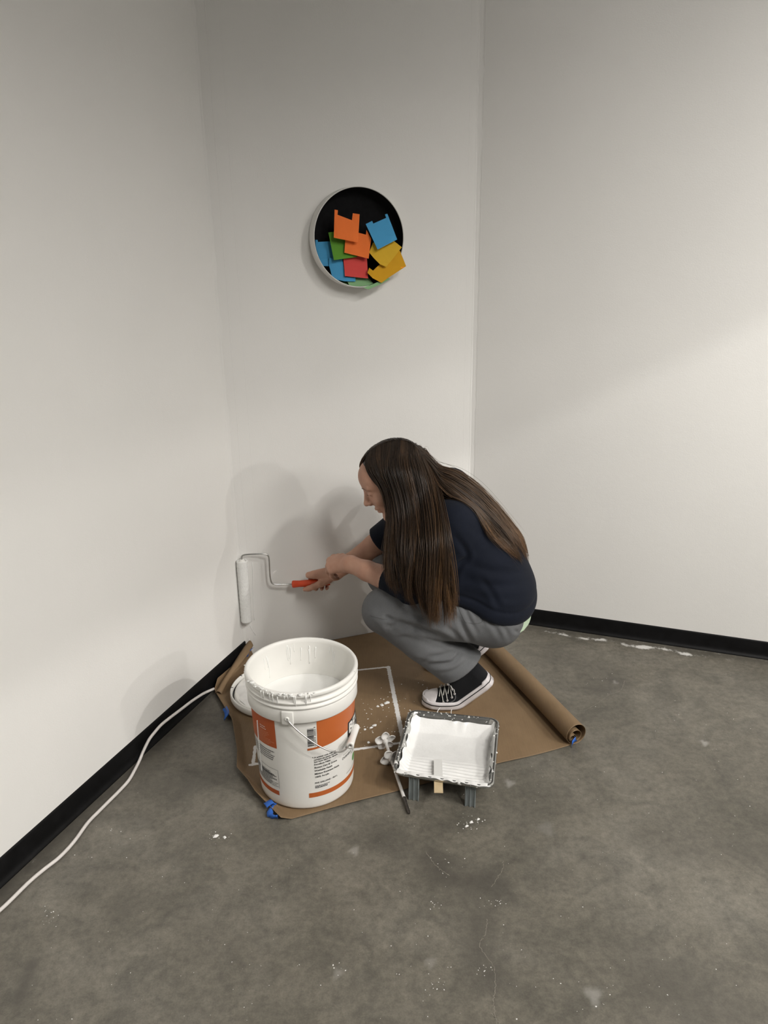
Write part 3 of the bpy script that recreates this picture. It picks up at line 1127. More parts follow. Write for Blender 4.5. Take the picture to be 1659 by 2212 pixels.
for i, x in enumerate(P):                       # the wire stays outside the wall
    h_ = (x - BC) * [1, 1, 0]
    rr_ = np.linalg.norm(h_)
    need = b_rad(min(x[2] - BC[2], SKZ)) + (0.010 if x[2] - BC[2] > SKZ - 0.003 else 0.0035)
    if rr_ < need:
        P[i] = x + h_ / rr_ * (need - rr_)
P[1:-1] = (P[:-2] + 2 * P[1:-1] + P[2:]) / 4
hook = [g0 + a_ * (b_rad(EZ) + 0.004), g0 + a_ * RA]
P = np.concatenate([[hook[0]], P, [g0 - a_ * (b_rad(EZ) + 0.004)]])
bail = mesh_obj('bail', *tube(P, 0.0019, 10), M['steel'], bucket)
mid = len(P) // 2
gdir = nrm(P[mid + 1] - P[mid - 1])
gc = P[mid]
prof = [(0.0040, -0.044), (0.0098, -0.044), (0.0105, -0.041), (0.0098, -0.036), (0.0092, 0.0), (0.0098, 0.036), (0.0105, 0.041), (0.0098, 0.044), (0.0040, 0.044)]
mesh_obj('grip', *lathe(prof, gc, axis=gdir, n=28, closed=True), M['white_plastic'], bucket)

# ------------------------------------------------------------------ bucket lid lying on the paper
lc = fl(600, 1500) * [1, 1, 0] + UP * 0.0045
lid = thing('bucket_lid', 'white bucket lid lying upside down on the paper behind the bucket', 'lid', lc)
prof = [(0.0, 0.001), (0.148, 0.001), (0.157, 0.004), (0.1595, 0.010), (0.1590, 0.024), (0.1570, 0.0275), (0.1540, 0.0275), (0.1530, 0.024), (0.1525, 0.012), (0.1500, 0.0095),
        (0.1465, 0.0095), (0.1445, 0.013), (0.1435, 0.0190), (0.1400, 0.0215), (0.1330, 0.0205), (0.120, 0.0195), (0.0, 0.0190)]
mesh_obj('rim', *lathe(prof, lc, n=96), M['white_plastic'], lid)
M['dark_gap'] = new_mat('dark_gasket', (0.015, 0.015, 0.017), 0.6)
mesh_obj('gasket', *lathe([(0.1468, 0.0092), (0.1468, 0.0112), (0.1520, 0.0112), (0.1520, 0.0092)], lc, n=96, closed=True), M['dark_gap'], lid)
V, F = [], []
def film(u, v):
    r, a = 0.138 * u, v * 2 * math.pi
    w = 0.0025 * math.sin(a * 17 + 5 * math.sin(u * 9)) * u * (1 - u ** 6) + 0.002 * math.sin(a * 9 + u * 11)* u
    return lc + np.array([r * math.cos(a), r * math.sin(a), 0.0235 + w * (0.3 + u) - 0.002 * u ** 8])
o = mesh_obj('paint_film', *grid(24, 160, film), M['dry_paint'], lid)
o['label'] = 'wrinkled skin of dried white paint'
for px, py in ((499, 1489), (517, 1462)):
    th = math.atan2(*(fl(px, py, 0.025) - lc)[[1, 0]])
    dd = np.array([math.cos(th), math.sin(th), 0])
    tg = np.array([-dd[1], dd[0], 0])
    V, F = box(lc + dd * 0.1556 + UP * 0.0276, dd * 0.0050, tg * 0.0012, UP * 0.0006)
    mesh_obj('tear_notch', V, F, M['dark_gap'], lid, smooth=False)
# ------------------------------------------------------------------ metal paint tray on two legs
zF, zN = 0.056, 0.078
TLc, TRc, BRc, BLc = fl(884, 1533, zF), fl(1079, 1553, zF), fl(1066, 1703, zN), fl(846, 1668, zN)
M['tray_metal'] = noisy('splashed_tray_metal', (0.42, 0.42, 0.40), (0.52, 0.52, 0.50), 25, 0.24, 0.1, 60, metal=0.9)
mt = M['tray_metal']
t = NT(mt)
co = t.coord()
spl = t.ramp(t.noise(co, 70, 3, 0.5), [(0.62, (0, 0, 0)), (0.66, (1, 1, 1))])
src = t.b.inputs['Base Color'].links[0].from_socket
t.color(t.mix(spl, src, (0.78, 0.78, 0.76)))
mm = t.math('SUBTRACT', 0.9, t.math('MULTIPLY', spl, 0.9))
t.link(mm, t.b.inputs['Metallic'])
M['leg_metal'] = noisy('grey_leg_metal', (0.20, 0.225, 0.225), (0.24, 0.265, 0.265), 30, 0.42, 0.05, 80, metal=0.35)


def tray_pt(a, b, z=0.0):                      # a across 0..1, b far 0 .. near 1, height above the rim plane
    p = (TLc * (1 - a) + TRc * a) * (1 - b) + (BLc * (1 - a) + BRc * a) * b
    return p + UP * z


def tray_floor(b):                             # depth of the pan below the rim plane
    h = zF + (zN - zF) * b
    z = np.interp(b, [0, 0.30, 0.40, 0.96, 1.0], [0.010, 0.010, 0.014, 0.050, 0.053])
    return z - h


def ring(inset, zfun, n=18, rad=0.10):
    """rounded rectangle in tray space"""
    R = []
    w, l = 0.281, 0.352
    r = max(0.004, 0.030 - inset * 0.5)
    x0, x1, y0, y1 = inset, w - inset, inset, l - inset
    for (cx, cy, a0) in ((x1 - r, y1 - r, 0), (x0 + r, y1 - r, 90), (x0 + r, y0 + r, 180), (x1 - r, y0 + r, 270)):
        for k in range(n):
            a = math.radians(a0 + 90 * k / (n - 1))
            R.append(((cx + r * math.cos(a)) / w, (cy + r * math.sin(a)) / l))
    R2 = []
    for i in range(len(R)):                     # even out the long sides
        p, q = R[i], R[(i + 1) % len(R)]
        m_ = 14 if math.hypot((q[0] - p[0]) * w, (q[1] - p[1]) * l) > 0.05 else 1
        for k in range(m_):
            R2.append((p[0] + (q[0] - p[0]) * k / m_, p[1] + (q[1] - p[1]) * k / m_))
    return [tray_pt(a, b, zfun(a, b)) for a, b in R2], R2


tray = thing('paint_tray', 'metal paint roller tray full of white paint, standing on two grey legs', 'tray', fl(955, 1640))
spec = [(0.0035, lambda a, b: -0.009), (0.000, lambda a, b: -0.006), (-0.001, lambda a, b: -0.001), (0.001, lambda a, b: 0.0016), (0.0045, lambda a, b: 0.0018), (0.0075, lambda a, b: 0.0),
        (0.010, lambda a, b: -0.006)]
rings = [ring(i, f)[0] for i, f in spec]
bot = ring(0.026, lambda a, b: tray_floor(b))[0]
rings += [[p * (1 - k) + q * k for p, q in zip(rings[-1], bot)] for k in (0.3, 0.6, 0.88)]
cen = []
for k in (0.0, 0.15, 0.35, 0.6, 0.85):
    cen.append([tray_pt(0.5 + (a - 0.5) * (1 - k), 0.5 + (b - 0.5) * (1 - k), tray_floor(0.5 + (b - 0.5) * (1 - k))) for a, b in ring(0.030, lambda a, b: 0)[1]])
rings += cen
n = len(rings[0])
V = np.array([p for r_ in rings for p in r_])
F = [(i * n + j, i * n + (j + 1) % n, (i + 1) * n + (j + 1) % n, (i + 1) * n + j) for i in range(len(rings) - 1) for j in range(n)] + [tuple((len(rings) - 1) * n + j for j in range(n))]
o = mesh_obj('pan', V, F, M['tray_metal'], tray)
md = o.modifiers.new('thickness', 'SOLIDIFY')
md.thickness = 0.0012
md.offset = 0
acr = nrm(BRc - BLc)
dn = nrm((BLc - TLc) * [1, 1, 0])
for px, py in ((893, 1730), (1015, 1744)):
    foot = fl(px, py)
    wdt = 0.0145
    prof = [(-1, 0), (-1, 0.011), (-0.82, 0.012), (-0.72, 0.008), (-0.2, 0.008), (-0.12, 0.011), (0.12, 0.011), (0.2, 0.008), (0.72, 0.008), (0.82, 0.012), (1, 0.011), (1, 0)]
    V = []
    for z, lean in ((0.0006, 0.0), (0.068, -0.012)):
        for (x, y) in prof:
            V.append(foot + acr * x * wdt + dn * (y - 0.012 + lean) + UP * z)
    k = len(prof)
    F = [(i, (i + 1) % k, k + (i + 1) % k, k + i) for i in range(k)] + [tuple(range(k))[::-1], tuple(range(k, 2 * k))]
    mesh_obj('leg', V, F, M['leg_metal'], tray, smooth=False)

# the paint lying in the tray
def tray_paint(u, v):
    a = 0.052 + 0.896 * u
    b = 0.062 + 0.945 * v
    e = min(u, 1 - u) * 0.281
    zf = tray_floor(min(b, 0.985)) + 0.0060
    wall_rise = (0.034 if u < 0.5 else 0.026) * max(0, 1 - e / (0.026 if u < 0.5 else 0.010)) ** 1.6 * (0.9 + 0.2 * math.sin(v * 23 + u * 3)) * min(1, 1.9 - 1.3 * v)
    far = 0.0
    if v < 0.11:
        far = 0.030 * (1 - v / 0.11) ** 1.5
    z = zf + wall_rise + far
    if v > 0.50:                                # ridges of the ramp showing through
        q = min(1, (v - 0.50) / 0.15)
        z += 0.0015 * q * math.sin(v * 2 * math.pi * 19) * (1 if 0.06 < u < 0.94 else 0.2)
    z += 0.0014 * math.sin(u * 13 + 3 * math.sin(v * 7)) * math.sin(v * 15)
    if v > 0.985:
        z += 0.004 * (v - 0.985) / 0.015
    a += 0.006 * math.sin(v * 37) * (abs(u - 0.5) * 2) ** 8
    b += 0.006 * math.sin(u * 31 + 1.7 * math.sin(u * 11)) * (abs(v - 0.5) * 2) ** 14
    if v > 0.90:
        q = min(1, (v - 0.90) / 0.055)
        q = q * q * (3 - 2 * q)
        z = z * (1 - q) + (0.0028 + 0.0008 * math.sin(u * 47)) * q
    hi = -0.0008
    return tray_pt(a, b, min(z, hi if v < 0.93 else 0.0036))


M['tray_paint'] = noisy('thick_wet_white_paint', (0.88, 0.88, 0.87), (0.86, 0.86, 0.845), 16, 0.25, 0.6, 42, 0.003)
o = mesh_obj('wet_paint', *grid(90, 200, tray_paint), M['tray_paint'])
tag(o, 'ridged layer of wet white paint covering the roller tray', 'paint')
# threads and drips over the tray's rim
parts = []
for (x0, y0, x1, y1) in ((951, 1528, 941, 1556), (976, 1532, 977, 1552)):
    p = [fl(x0, y0, zF + 0.004), fl((x0 + x1) / 2 - 2, (y0 + y1) / 2 - 3, zF + 0.002), fl(x1, y1, 0.035)]
    parts.append(tube(catmull(p, 10), 0.0012, 6))
for k in range(56):
    s = rng.random()
    if s < 0.45:
        a, b = rng.uniform(-0.002, 0.03), rng.uniform(0, 1) ** 1.5
    elif s < 0.65:
        a, b = rng.uniform(0.95, 1.0), rng.uniform(0.1, 1)
    elif s < 0.8:
        a, b = rng.uniform(0.03, 0.97), rng.uniform(0.0, 0.02)
    else:
        a, b = rng.uniform(0.03, 0.97), rng.uniform(0.98, 1.0)
    parts.append(blob(tray_pt(a, b, 0.0015), rng.uniform(0.0007, 0.0024), rng.uniform(1, 2.6), 0.4))
V, F = combine(parts)
o = mesh_obj('paint_drips', V, F, M['wet_paint'], tray)
o['kind'] = 'stuff'

# flat wooden stir stick lying down the ramp
M['pale_wood'] = noisy('pale_birch', (0.66, 0.53, 0.33), (0.58, 0.45, 0.27), 25, 0.6, 0.1, 120)
def stick_pt(px, py, b):
    return fl(px, py, zF + (zN - zF) * b + tray_floor(min(b, 0.96)) + 0.011 + (0.012 if b > 0.99 else 0.0) * 0)
s0, s1 = stick_pt(946, 1642, 0.66), fl(947.5, 1713, 0.0775)
sd, sw = nrm(s1 - s0), None
sw = nrm(np.cross(UP, sd))
su = nrm(np.cross(sd, sw))
ln = np.linalg.norm(s1 - s0)
stick = thing('stir_stick', 'flat wooden stir stick, half white with paint, lying on the tray edge', 'stick', s0)
def stick_part(nm, t0, t1, mat, hw, th):
    pts = []
    notch = [(t0, hw), (0.56, hw), (0.585, hw * 0.82), (0.61, hw), (t1, hw)] if t1 > 0.9 else [(t0, hw), (t1, hw)]
    for (tq, q) in notch:
        pts.append(s0 + sd * ln * tq + sw * q)
    for (tq, q) in notch[::-1]:
        pts.append(s0 + sd * ln * tq - sw * q)
    V, F = prism(pts, su * th)
    return mesh_obj(nm, V, F, mat, stick, smooth=False)
stick_part('handle', 0.54 if False else 0.555, 1.0, M['pale_wood'], 0.0118, 0.0022)
o = stick_part('painted_blade', 0.0, 0.57, M['wet_paint'], 0.0121, 0.0030)

# ------------------------------------------------------------------ paint mixer with two fan-shaped paddles on a shaft
M['mixer_white'] = noisy('paint_coated_plastic', (0.68, 0.665, 0.64), (0.58, 0.565, 0.54), 60, 0.5, 0.3, 60)
M['dark_steel'] = noisy('dark_steel', (0.07, 0.06, 0.055), (0.12, 0.11, 0.10), 90, 0.4, 0.2, 150, metal=0.8)
i1 = fl(832, 1600, 0.034)
end = fl(884, 1757, 0.0052)
mixer = thing('paint_mixer', 'white paint mixer with two five-petalled paddles on a shaft beside the tray', 'mixer', fl(846, 1650))
ax = nrm(end - i1)
i2 = i1 + ax * 0.078
sideA = nrm(np.cross(UP, ax))
sideB = nrm(np.cross(ax, sideA))
for c, ph in ((i1, 12), (i2, 40)):
    parts = []
    root = None
    hubV, hubF = tube([c - ax * 0.013, c - ax * 0.008, c + ax * 0.006, c + ax * 0.013], [0.0065, 0.0095, 0.0090, 0.0062], 16)
    pad = mesh_obj('paddle', hubV, hubF, M['mixer_white'], mixer)
    for k in range(5):
        a = math.radians(ph + 72 * k)
        d = sideA * math.cos(a) + sideB * math.sin(a)
        g = -sideA * math.sin(a) + sideB * math.cos(a)
        n_ = 9
        V = []
        for j in range(n_):
            for i in range(n_):
                s, q = j / (n_ - 1), 2 * i / (n_ - 1) - 1
                w = 0.0040 + 0.0098 * math.sin(math.pi * min(1, 0.12 + 0.80 * s)) ** 0.8 * (1.0 if s < 0.8 else 1 - 1.4 * (s - 0.8))
                rr = 0.006 + 0.0275 * s - 0.004 * q * q * s
                V.append(c + d * rr + g * (q * w + 0.0035 * s) + ax * (0.22 * q * w - 0.0075 * (1 - q * q) * math.sin(math.pi * s) + 0.002))
        F = [(j * n_ + i, j * n_ + i + 1, (j + 1) * n_ + i + 1, (j + 1) * n_ + i) for j in range(n_ - 1) for i in range(n_ - 1)]
        o = mesh_obj('blade', V, F, M['mixer_white'], pad)
        md = o.modifiers.new('thickness', 'SOLIDIFY')
        md.thickness = 0.0030
        md.offset = 0
        md2 = o.modifiers.new('soft', 'SUBSURF')
        md2.levels = md2.render_levels = 1
L_ = np.linalg.norm(end - i1)
P = [i1 - ax * 0.014] + [i1 + ax * L_ * k for k in np.linspace(0.02, 0.80, 12)]
mesh_obj('shaft', *tube(P, [0.0052] + [0.0046] * 12, 14), M['mixer_white'], mixer)
P = [i1 + ax * L_ * k for k in (0.79, 0.80, 0.86, 0.87, 0.99, 1.0)]
o = mesh_obj('shank', *tube(P, [0.0030, 0.0048, 0.0050, 0.0042, 0.0042, 0.0030], 6), M['dark_steel'], mixer, smooth=False)
o['label'] = 'dark hexagonal drill shank'

# ------------------------------------------------------------------ white power cord by the left wall
M['cord'] = noisy('white_cord_sheath', (0.70, 0.665, 0.64), (0.62, 0.585, 0.56), 40, 0.45)
cp = []
for (px, py) in ((-60, 2010), (0, 1966), (61, 1907), (95, 1878), (128, 1852), (159, 1819), (189, 1778), (212, 1754), (236, 1730), (258, 1708), (277, 1687), (290, 1665), (301, 1643), (308, 1626), (316, 1609),
                 (323, 1596), (333, 1583), (348, 1566), (365, 1552), (390, 1533), (415, 1514), (438, 1499), (455, 1491), (462, 1488)):
    p = fl(px, py, 0.0050)
    q = (p - C_L) @ N_L
    if q < 0.019:
        p = wall_pt(px, py, 'L', 0.019)
    cp.append(p)
cp = np.array(cp)
cp = cp[np.argsort((cp - C_L) @ D_L)]
P = catmull(cp, 240)
o = mesh_obj('power_cord', *tube(P, 0.0046, 12), M['cord'])
tag(o, 'white power cord snaking along the black left baseboard', 'cord')

# ------------------------------------------------------------------ round black dish on the slanted wall, holding loose paper notes
M['dish_white'] = noisy('white_dish_side', (0.74, 0.73, 0.70), (0.70, 0.69, 0.66), 12, 0.5, 0.05, 60)
M['dish_black'] = noisy('matte_black_felt', (0.004, 0.004, 0.0045), (0.007, 0.007, 0.008), 60, 0.85, 0.2, 200, spec=0.15)
DEP = 0.058
dc = wall_pt(777.5, 513.5, 'B', DEP)
drad = abs(wall_pt(777.5, 404, 'B', DEP)[2] - wall_pt(777.5, 623, 'B', DEP)[2]) / 2
dish_c = dc - N_B * DEP
dish = thing('wall_dish', 'round shallow dish hung on the slanted wall, white outside, black inside', 'wall dish', dish_c)
prof = [(0.0, 0.0005), (drad - 0.003, 0.0005), (drad + 0.0005, 0.004), (drad + 0.0015, 0.012), (drad + 0.0012, 0.030), (drad + 0.0006, DEP - 0.002), (drad, DEP), (drad - 0.0022, DEP), (drad - 0.003, DEP - 0.003)]
mesh_obj('shell', *lathe(prof, dish_c, axis=N_B, ref=UP, n=128), M['dish_white'], dish)
prof = [(drad - 0.0028, DEP - 0.0025), (drad - 0.0040, 0.022), (drad - 0.010, 0.0085), (drad - 0.022, 0.0060), (0.0, 0.0060)]
o = mesh_obj('lining', *lathe(prof, dish_c, axis=N_B, ref=UP, n=128), M['dish_black'], dish)
o['label'] = 'black lining'

NC = {'orange': (0.70, 0.155, 0.032), 'blue': (0.055, 0.26, 0.47), 'green': (0.085, 0.235, 0.025), 'red': (0.54, 0.058, 0.052), 'yellow': (0.54, 0.33, 0.024), 'gold': (0.52, 0.27, 0.012),
      'mint': (0.20, 0.37, 0.185), 'bright': (0.95, 0.26, 0.03), 'pine': (0.09, 0.21, 0.07)}
NC = {k: tuple(min(0.95, v * 1.28) for v in c) for k, c in NC.items()}
NM = {k: noisy(k + '_note_paper', c, tuple(v * 0.93 for v in c), 14, 0.75, 0.05, 200, spec=0.2) for k, c in NC.items()}


def note(col, pts, d0, d1, label, curl=0.0):
    """d0, d1: distance from the wall at its upper and lower edge"""
    P0 = [(630 + x * 280 / 1659, 370 + y * 310 / 1837) for x, y in pts]
    ys = [p[1] for p in P0]
    xs = [p[0] for p in P0]
    out = []
    # densify the outline so it can bend
    Q = []
    for i in range(len(P0)):
        a, b = np.array(P0[i]), np.array(P0[(i + 1) % len(P0)])
        k = max(1, int(np.linalg.norm(b - a) / 8))
        Q += [a + (b - a) * j / k for j in range(k)]
    bm = bmesh.new()
    vs = []
    for x, y in Q:
        k = (y - min(ys)) / (max(ys) - min(ys))
        h = (x - min(xs)) / (max(xs) - min(xs)) - 0.5
        off = 0.006 + d0 + (d1 - d0) * k + curl * (k - 0.5) ** 2 * 4 + curl * 0.6 * h * h
        vs.append(bm.verts.new(wall_pt(x, y, 'B', off)))
    f = bm.faces.new(vs)
    bmesh.ops.triangulate(bm, faces=[f], ngon_method='EAR_CLIP')
    bm.verts.ensure_lookup_table()
    V = [tuple(v.co) for v in bm.verts]
    F = [tuple(v.index for v in f.verts) for f in bm.faces]
    bm.free()
    o = mesh_obj('paper_note', V, F, NM[col], smooth=False)
    md = o.modifiers.new('thickness', 'SOLIDIFY')
    md.thickness = 0.0005
    md.offset = 0
    return tag(o, label, 'paper note', 'notched paper notes in the round dish')


note('pine', [(618, 1400), (720, 1416), (760, 1470), (838, 1482), (700, 1452)], 0.018, 0.040, 'dark green note, only a sliver showing at the bottom of the dish')
note('mint', [(700, 1395), (815, 1350), (975, 1350), (1048, 1440), (960, 1470), (750, 1478)], 0.024, 0.044, 'pale green note at the bottom of the dish under the red note')
note('mint', [(915, 1490), (1050, 1440), (1230, 1362), (1264, 1377), (1150, 1442), (985, 1512)], 0.050, 0.060, 'pale green note spilling over the lower rim of the dish')
note('blue', [(303, 878), (331, 878), (338, 905), (500, 897), (560, 1120), (600, 1218), (400, 1213), (338, 1080), (309, 980)], 0.014, 0.026, 'blue note against the left inner side of the dish', 0.003)
note('blue', [(478, 1205), (480, 1110), (650, 1120), (690, 1352), (816, 1358), (816, 1412), (680, 1408), (525, 1378)], 0.029, 0.038, 'blue note low in the dish, left of the red note', 0.002)
note('red', [(660, 1105), (840, 1085), (963, 1100), (978, 1372), (683, 1342)], 0.034, 0.046, 'red note with pencil marks at the bottom centre of the dish', 0.002)
note('bright', [(1390, 1225), (1445, 1222), (1300, 1318), (1285, 1310)], 0.0555, 0.0565, 'bright orange note edge peeking out beneath the yellow notes')
note('gold', [(1385, 1015), (1465, 1215), (1235, 1365), (1150, 1428), (1040, 1370), (970, 1300), (993, 1235), (1042, 1272), (1130, 1188), (1280, 1090)], 0.050, 0.060, 'golden yellow note leaning out over the lower right rim', 0.002)
note('yellow', [(1040, 915), (1180, 880), (1312, 895), (1410, 973), (1320, 1090), (1210, 1225), (1130, 1190), (1050, 1110), (993, 1040)], 0.044, 0.066, 'yellow note below the upper blue note, overlapping the golden one', 0.004)
note('green', [(470, 783), (560, 772), (720, 860), (760, 1000), (842, 1096), (540, 1138)], 0.033, 0.050, 'dark green note half hidden behind the two orange notes', 0.002)
note('orange', [(830, 765), (853, 786), (952, 812), (957, 750), (1018, 865), (985, 1118), (675, 1042), (688, 860)], 0.046, 0.058, 'orange note in the middle of the dish, lower of the two orange ones', 0.003)
note('orange', [(550, 490), (592, 498), (587, 560), (772, 627), (783, 537), (870, 550), (850, 912), (540, 850)], 0.050, 0.066, 'orange note with two prongs, upper of the two orange ones', 0.004)
note('blue', [(948, 675), (1030, 635), (1045, 670), (1210, 597), (1195, 552), (1225, 545), (1350, 873), (1100, 1002)], 0.046, 0.072, 'blue note at the upper right of the dish above the yellow note', 0.005)
# pencil scribble on the red note
parts = []
for k in range(4):
    x0 = 740 + k * 26
    pts = [wall_pt(630 + (x0 + 14 * math.cos(a)) * 280 / 1659 + a * 0.3, 370 + (1142 - k * 3 + 15 * math.sin(a)) * 310 / 1837, 'B', 0.0400) for a in np.linspace(0, 5.2, 10)]
    parts.append(tube(pts, 0.0005, 5))
red = [o for o in bpy.data.objects if o.name.startswith('paper_note') and 'red note with' in o.get('label', '')][0]
V, F = combine(parts)
mesh_obj('pencil_mark', V, F, new_mat('pencil', (0.16, 0.03, 0.03), 0.7), red)

# ------------------------------------------------------------------ spilled flakes and specks of white paint
def flake(name, px, py, w, h, label=None, z0=0.0, seed=0):
    r_ = np.random.default_rng(seed)
    c = fl(px, py, z0)
    k = 14
    rad = 0.65 + 0.5 * r_.random(k)
    rot = r_.uniform(0, 3.14)
    top, base = [], []
    for i in range(k):
        a = 2 * math.pi * i / k
        v = np.array([w * rad[i] * math.cos(a), h * rad[i] * math.sin(a), 0])
        v = np.array([v[0] * math.cos(rot * 0.25) - v[1] * math.sin(rot * 0.25), v[0] * math.sin(rot * 0.25) + v[1] * math.cos(rot * 0.25), 0])
        base.append(c + v)
        top.append(c + v * 0.72 + UP * (0.0014 + 0.0016 * r_.random()))
    V = np.array(base + top + [c + UP * (0.003 + 0.002 * r_.random())])
    F = [(i, (i + 1) % k, k + (i + 1) % k, k + i) for i in range(k)] + [(k + i, k + (i + 1) % k, 2 * k) for i in range(k)]
    return V, F


def flakes(label, items, z0):
    V, F = combine([flake('', x, y, w, h, z0=z0, seed=i + int(x)) for i, (x, y, w, h) in enumerate(items)])
    o = mesh_obj('paint_flake', V, F, M['dry_paint'])
    return tag(o, label, 'paint flake')


def single(items, group, z0=0.0):
    for i, (x, y, w, h, lab) in enumerate(items):
        V, F = flake('', x, y, w, h, z0=z0, seed=i + int(x * 3))
        o = mesh_obj('paint_flake', V, F, M['dry_paint'])
        tag(o, lab, 'paint flake', group)


single([(836, 1518, 0.012, 0.008, 'largest white paint flake on the paper by the painted line, near the shoe'),
        (825, 1523, 0.007, 0.008, 'white paint flake touching the largest one, on its left'),
        (816, 1526, 0.005, 0.005, 'small white paint flake ending the row left of the largest one'),
        (809, 1567, 0.009, 0.006, 'white paint flake on the paper just above the mixer paddles'),
        (802, 1572, 0.008, 0.004, 'thin white paint flake left of the flake above the mixer'),
        (788, 1576, 0.005, 0.005, 'small curled white paint flake nearest the bucket grip'),
        (796, 1604, 0.005, 0.005, 'white paint crumb left of the mixer paddles')], 'paint flakes on the paper', 0.0036)
single([(1018, 1776, 0.006, 0.005, 'white paint flake on the concrete in front of the right tray leg'),
        (1033, 1770, 0.005, 0.004, 'small white paint flake right of the one before the tray leg'),
        (1008, 1785, 0.006, 0.003, 'long white paint flake left of the others before the tray leg'),
        (466, 1806, 0.008, 0.006, 'pale paint flake on the concrete between cord and bucket'),
        (485, 1809, 0.005, 0.005, 'pale paint crumb right of the flake between cord and bucket')], 'paint flakes on the concrete', 0.0)


def specks(items, z0, label, clip=None):
    parts = []
    for (px, py, s) in items:
        c = fl(px, py, z0)
        k = 6
        rad = s * (0.5 + 0.8 * rng.random(k))
        st = 0.6 + 0.9 * rng.random()
        ro = rng.uniform(0, 3.1)
        V = [c + np.array([r_ * st * math.cos(a) * math.cos(ro) - r_ * math.sin(a) * math.sin(ro), r_ * st * math.cos(a) * math.sin(ro) + r_ * math.sin(a) * math.cos(ro), 0]) for r_, a in zip(rad, np.linspace(0, 2 * np.pi, k, endpoint=False))] + [c + UP * s * 0.5]
        parts.append((np.array(V), [(i, (i + 1) % k, k) for i in range(k)]))
    V, F = combine(parts)
    o = mesh_obj('paint_specks', V, F, M['dry_paint'])
    return tag(o, label, 'paint specks', None, 'stuff')


it = []
for (cx, cy, sx, sy, n_) in ((830, 1520, 28, 20, 16), (805, 1580, 25, 28, 30), (860, 1560, 14, 22, 16), (790, 1545, 18, 18, 7), (900, 1490, 30, 25, 9), (905, 1470, 20, 12, 5), (870, 1510, 25, 25, 9), (1000, 1600, 3, 3, 1)):
    for _ in range(n_):
        x, y = rng.normal(cx, sx), rng.normal(cy, sy)
        if 772 < x < 1000 and 1450 < y < 1612:
            it.append((x, y, rng.uniform(0.0006, 0.0026)))
specks(it, 0.0036, 'fine white paint specks sprinkled over the brown paper')
it = []
for (cx, cy, sx, sy, n_) in ((1015, 1775, 18, 10, 26), (1070, 1950, 14, 5, 14), (940, 1952, 10, 8, 10), (930, 2130, 14, 10, 10), (1045, 2095, 10, 6, 10), (955, 1860, 25, 22, 12), (110, 1985, 10, 20, 12), (470, 1808, 20, 8, 12),
                            (735, 2085, 10, 14, 6), (250, 1830, 60, 40, 16), (1250, 2150, 60, 30, 8)):
    for _ in range(n_):
        it.append((rng.normal(cx, sx), rng.normal(cy, sy), rng.uniform(0.0005, 0.0018)))
for _ in range(190):
    it.append((rng.uniform(60, 1640), rng.uniform(1700, 2205), rng.uniform(0.0004, 0.0013)))
for _ in range(60):
    it.append((rng.uniform(1130, 1640), rng.uniform(1450, 1700), rng.uniform(0.0004, 0.0013)))
okk = []
for (x, y, s) in it:
    p = fl(x, y)
    if (p - C_L) @ N_L > 0.02 and (p - C_R) @ N_R > 0.02:
        q = to_uv(p)
        if not (q[1] < PW + 0.03 and -0.2 < q[0] < 0.9):
            okk.append((x, y, s))
specks(okk, 0.0004, 'fine white paint specks scattered over the concrete floor')
# ------------------------------------------------------------------ the person, squatting and reaching to the corner
LAT = nrm([-0.208, -0.978, 0.0])               # her left, towards the room
FWD = nrm([-0.978, 0.208, 0.0])
person = thing('person', 'person with long brown hair squatting in navy sweatshirt and grey trousers, painting', 'person', (0.22, 2.30, 0.0))

M['skin'] = noisy('skin', (0.50, 0.29, 0.205), (0.43, 0.225, 0.155), 28, 0.5, 0.06, 240, 0.0006, spec=0.35)
b = M['skin'].node_tree.nodes['Principled BSDF']
b.inputs['Subsurface Weight'].default_value = 0.0
b.inputs['Subsurface Radius'].default_value = (0.012, 0.005, 0.003)
b.inputs['Subsurface Scale'].default_value = 0.5


def fabric(name, c1, c2, wscale, rough=0.85, bump=0.25):
    mt = new_mat(name, c1, rough, 0, 0.2)
    t = NT(mt)
    co = t.coord()
    c = t.ramp(t.noise(co, 14, 4), [(0.3, c1), (0.7, c2)])
    fine = t.noise(co, wscale, 3, 0.7)
    c = t.mix(1.0, c, t.ramp(fine, [(0.3, (0.85, 0.85, 0.85)), (0.7, (1.1, 1.1, 1.1))]), 'MULTIPLY')
    t.color(c)
    t.bump(fine, bump, 0.0012)
    t.b.inputs['Sheen Weight'].default_value = 0.03
    t.b.inputs['Sheen Roughness'].default_value = 0.5
    return mt


M['navy'] = fabric('navy_fleece', (0.0036, 0.0056, 0.0120), (0.0046, 0.0070, 0.0150), 420)
M['grey_twill'] = fabric('grey_twill', (0.118, 0.121, 0.126), (0.139, 0.142, 0.147), 520)
M['green_knit'] = fabric('pale_green_knit', (0.50, 0.62, 0.46), (0.46, 0.58, 0.42), 500)

# joints ------------------------------------------------------------
S1, S2 = np.array([0.205, 2.150, 0.670]), np.array([0.225, 2.455, 0.680])
E1 = np.array([0.080, 2.165, 0.448])
W1 = at(758, 1219, 2.315)
W2 = at(724, 1237, 2.535)
E2 = S2 + (W2 - S2) * 0.52 + np.array([0.01, 0.015, -0.012])
H1, H2 = np.array([0.345, 2.165, 0.345]), np.array([0.375, 2.355, 0.335])
K1, K2 = np.array([0.000, 2.175, 0.368]), np.array([0.010, 2.450, 0.370])
A1, A2 = np.array([0.240, 2.195, 0.155]), np.array([0.258, 2.435, 0.150])
TORSO = [(0.372, 2.248, 0.29), (0.374, 2.250, 0.40), (0.335, 2.265, 0.51), (0.272, 2.28, 0.605), (0.212, 2.292, 0.675)]

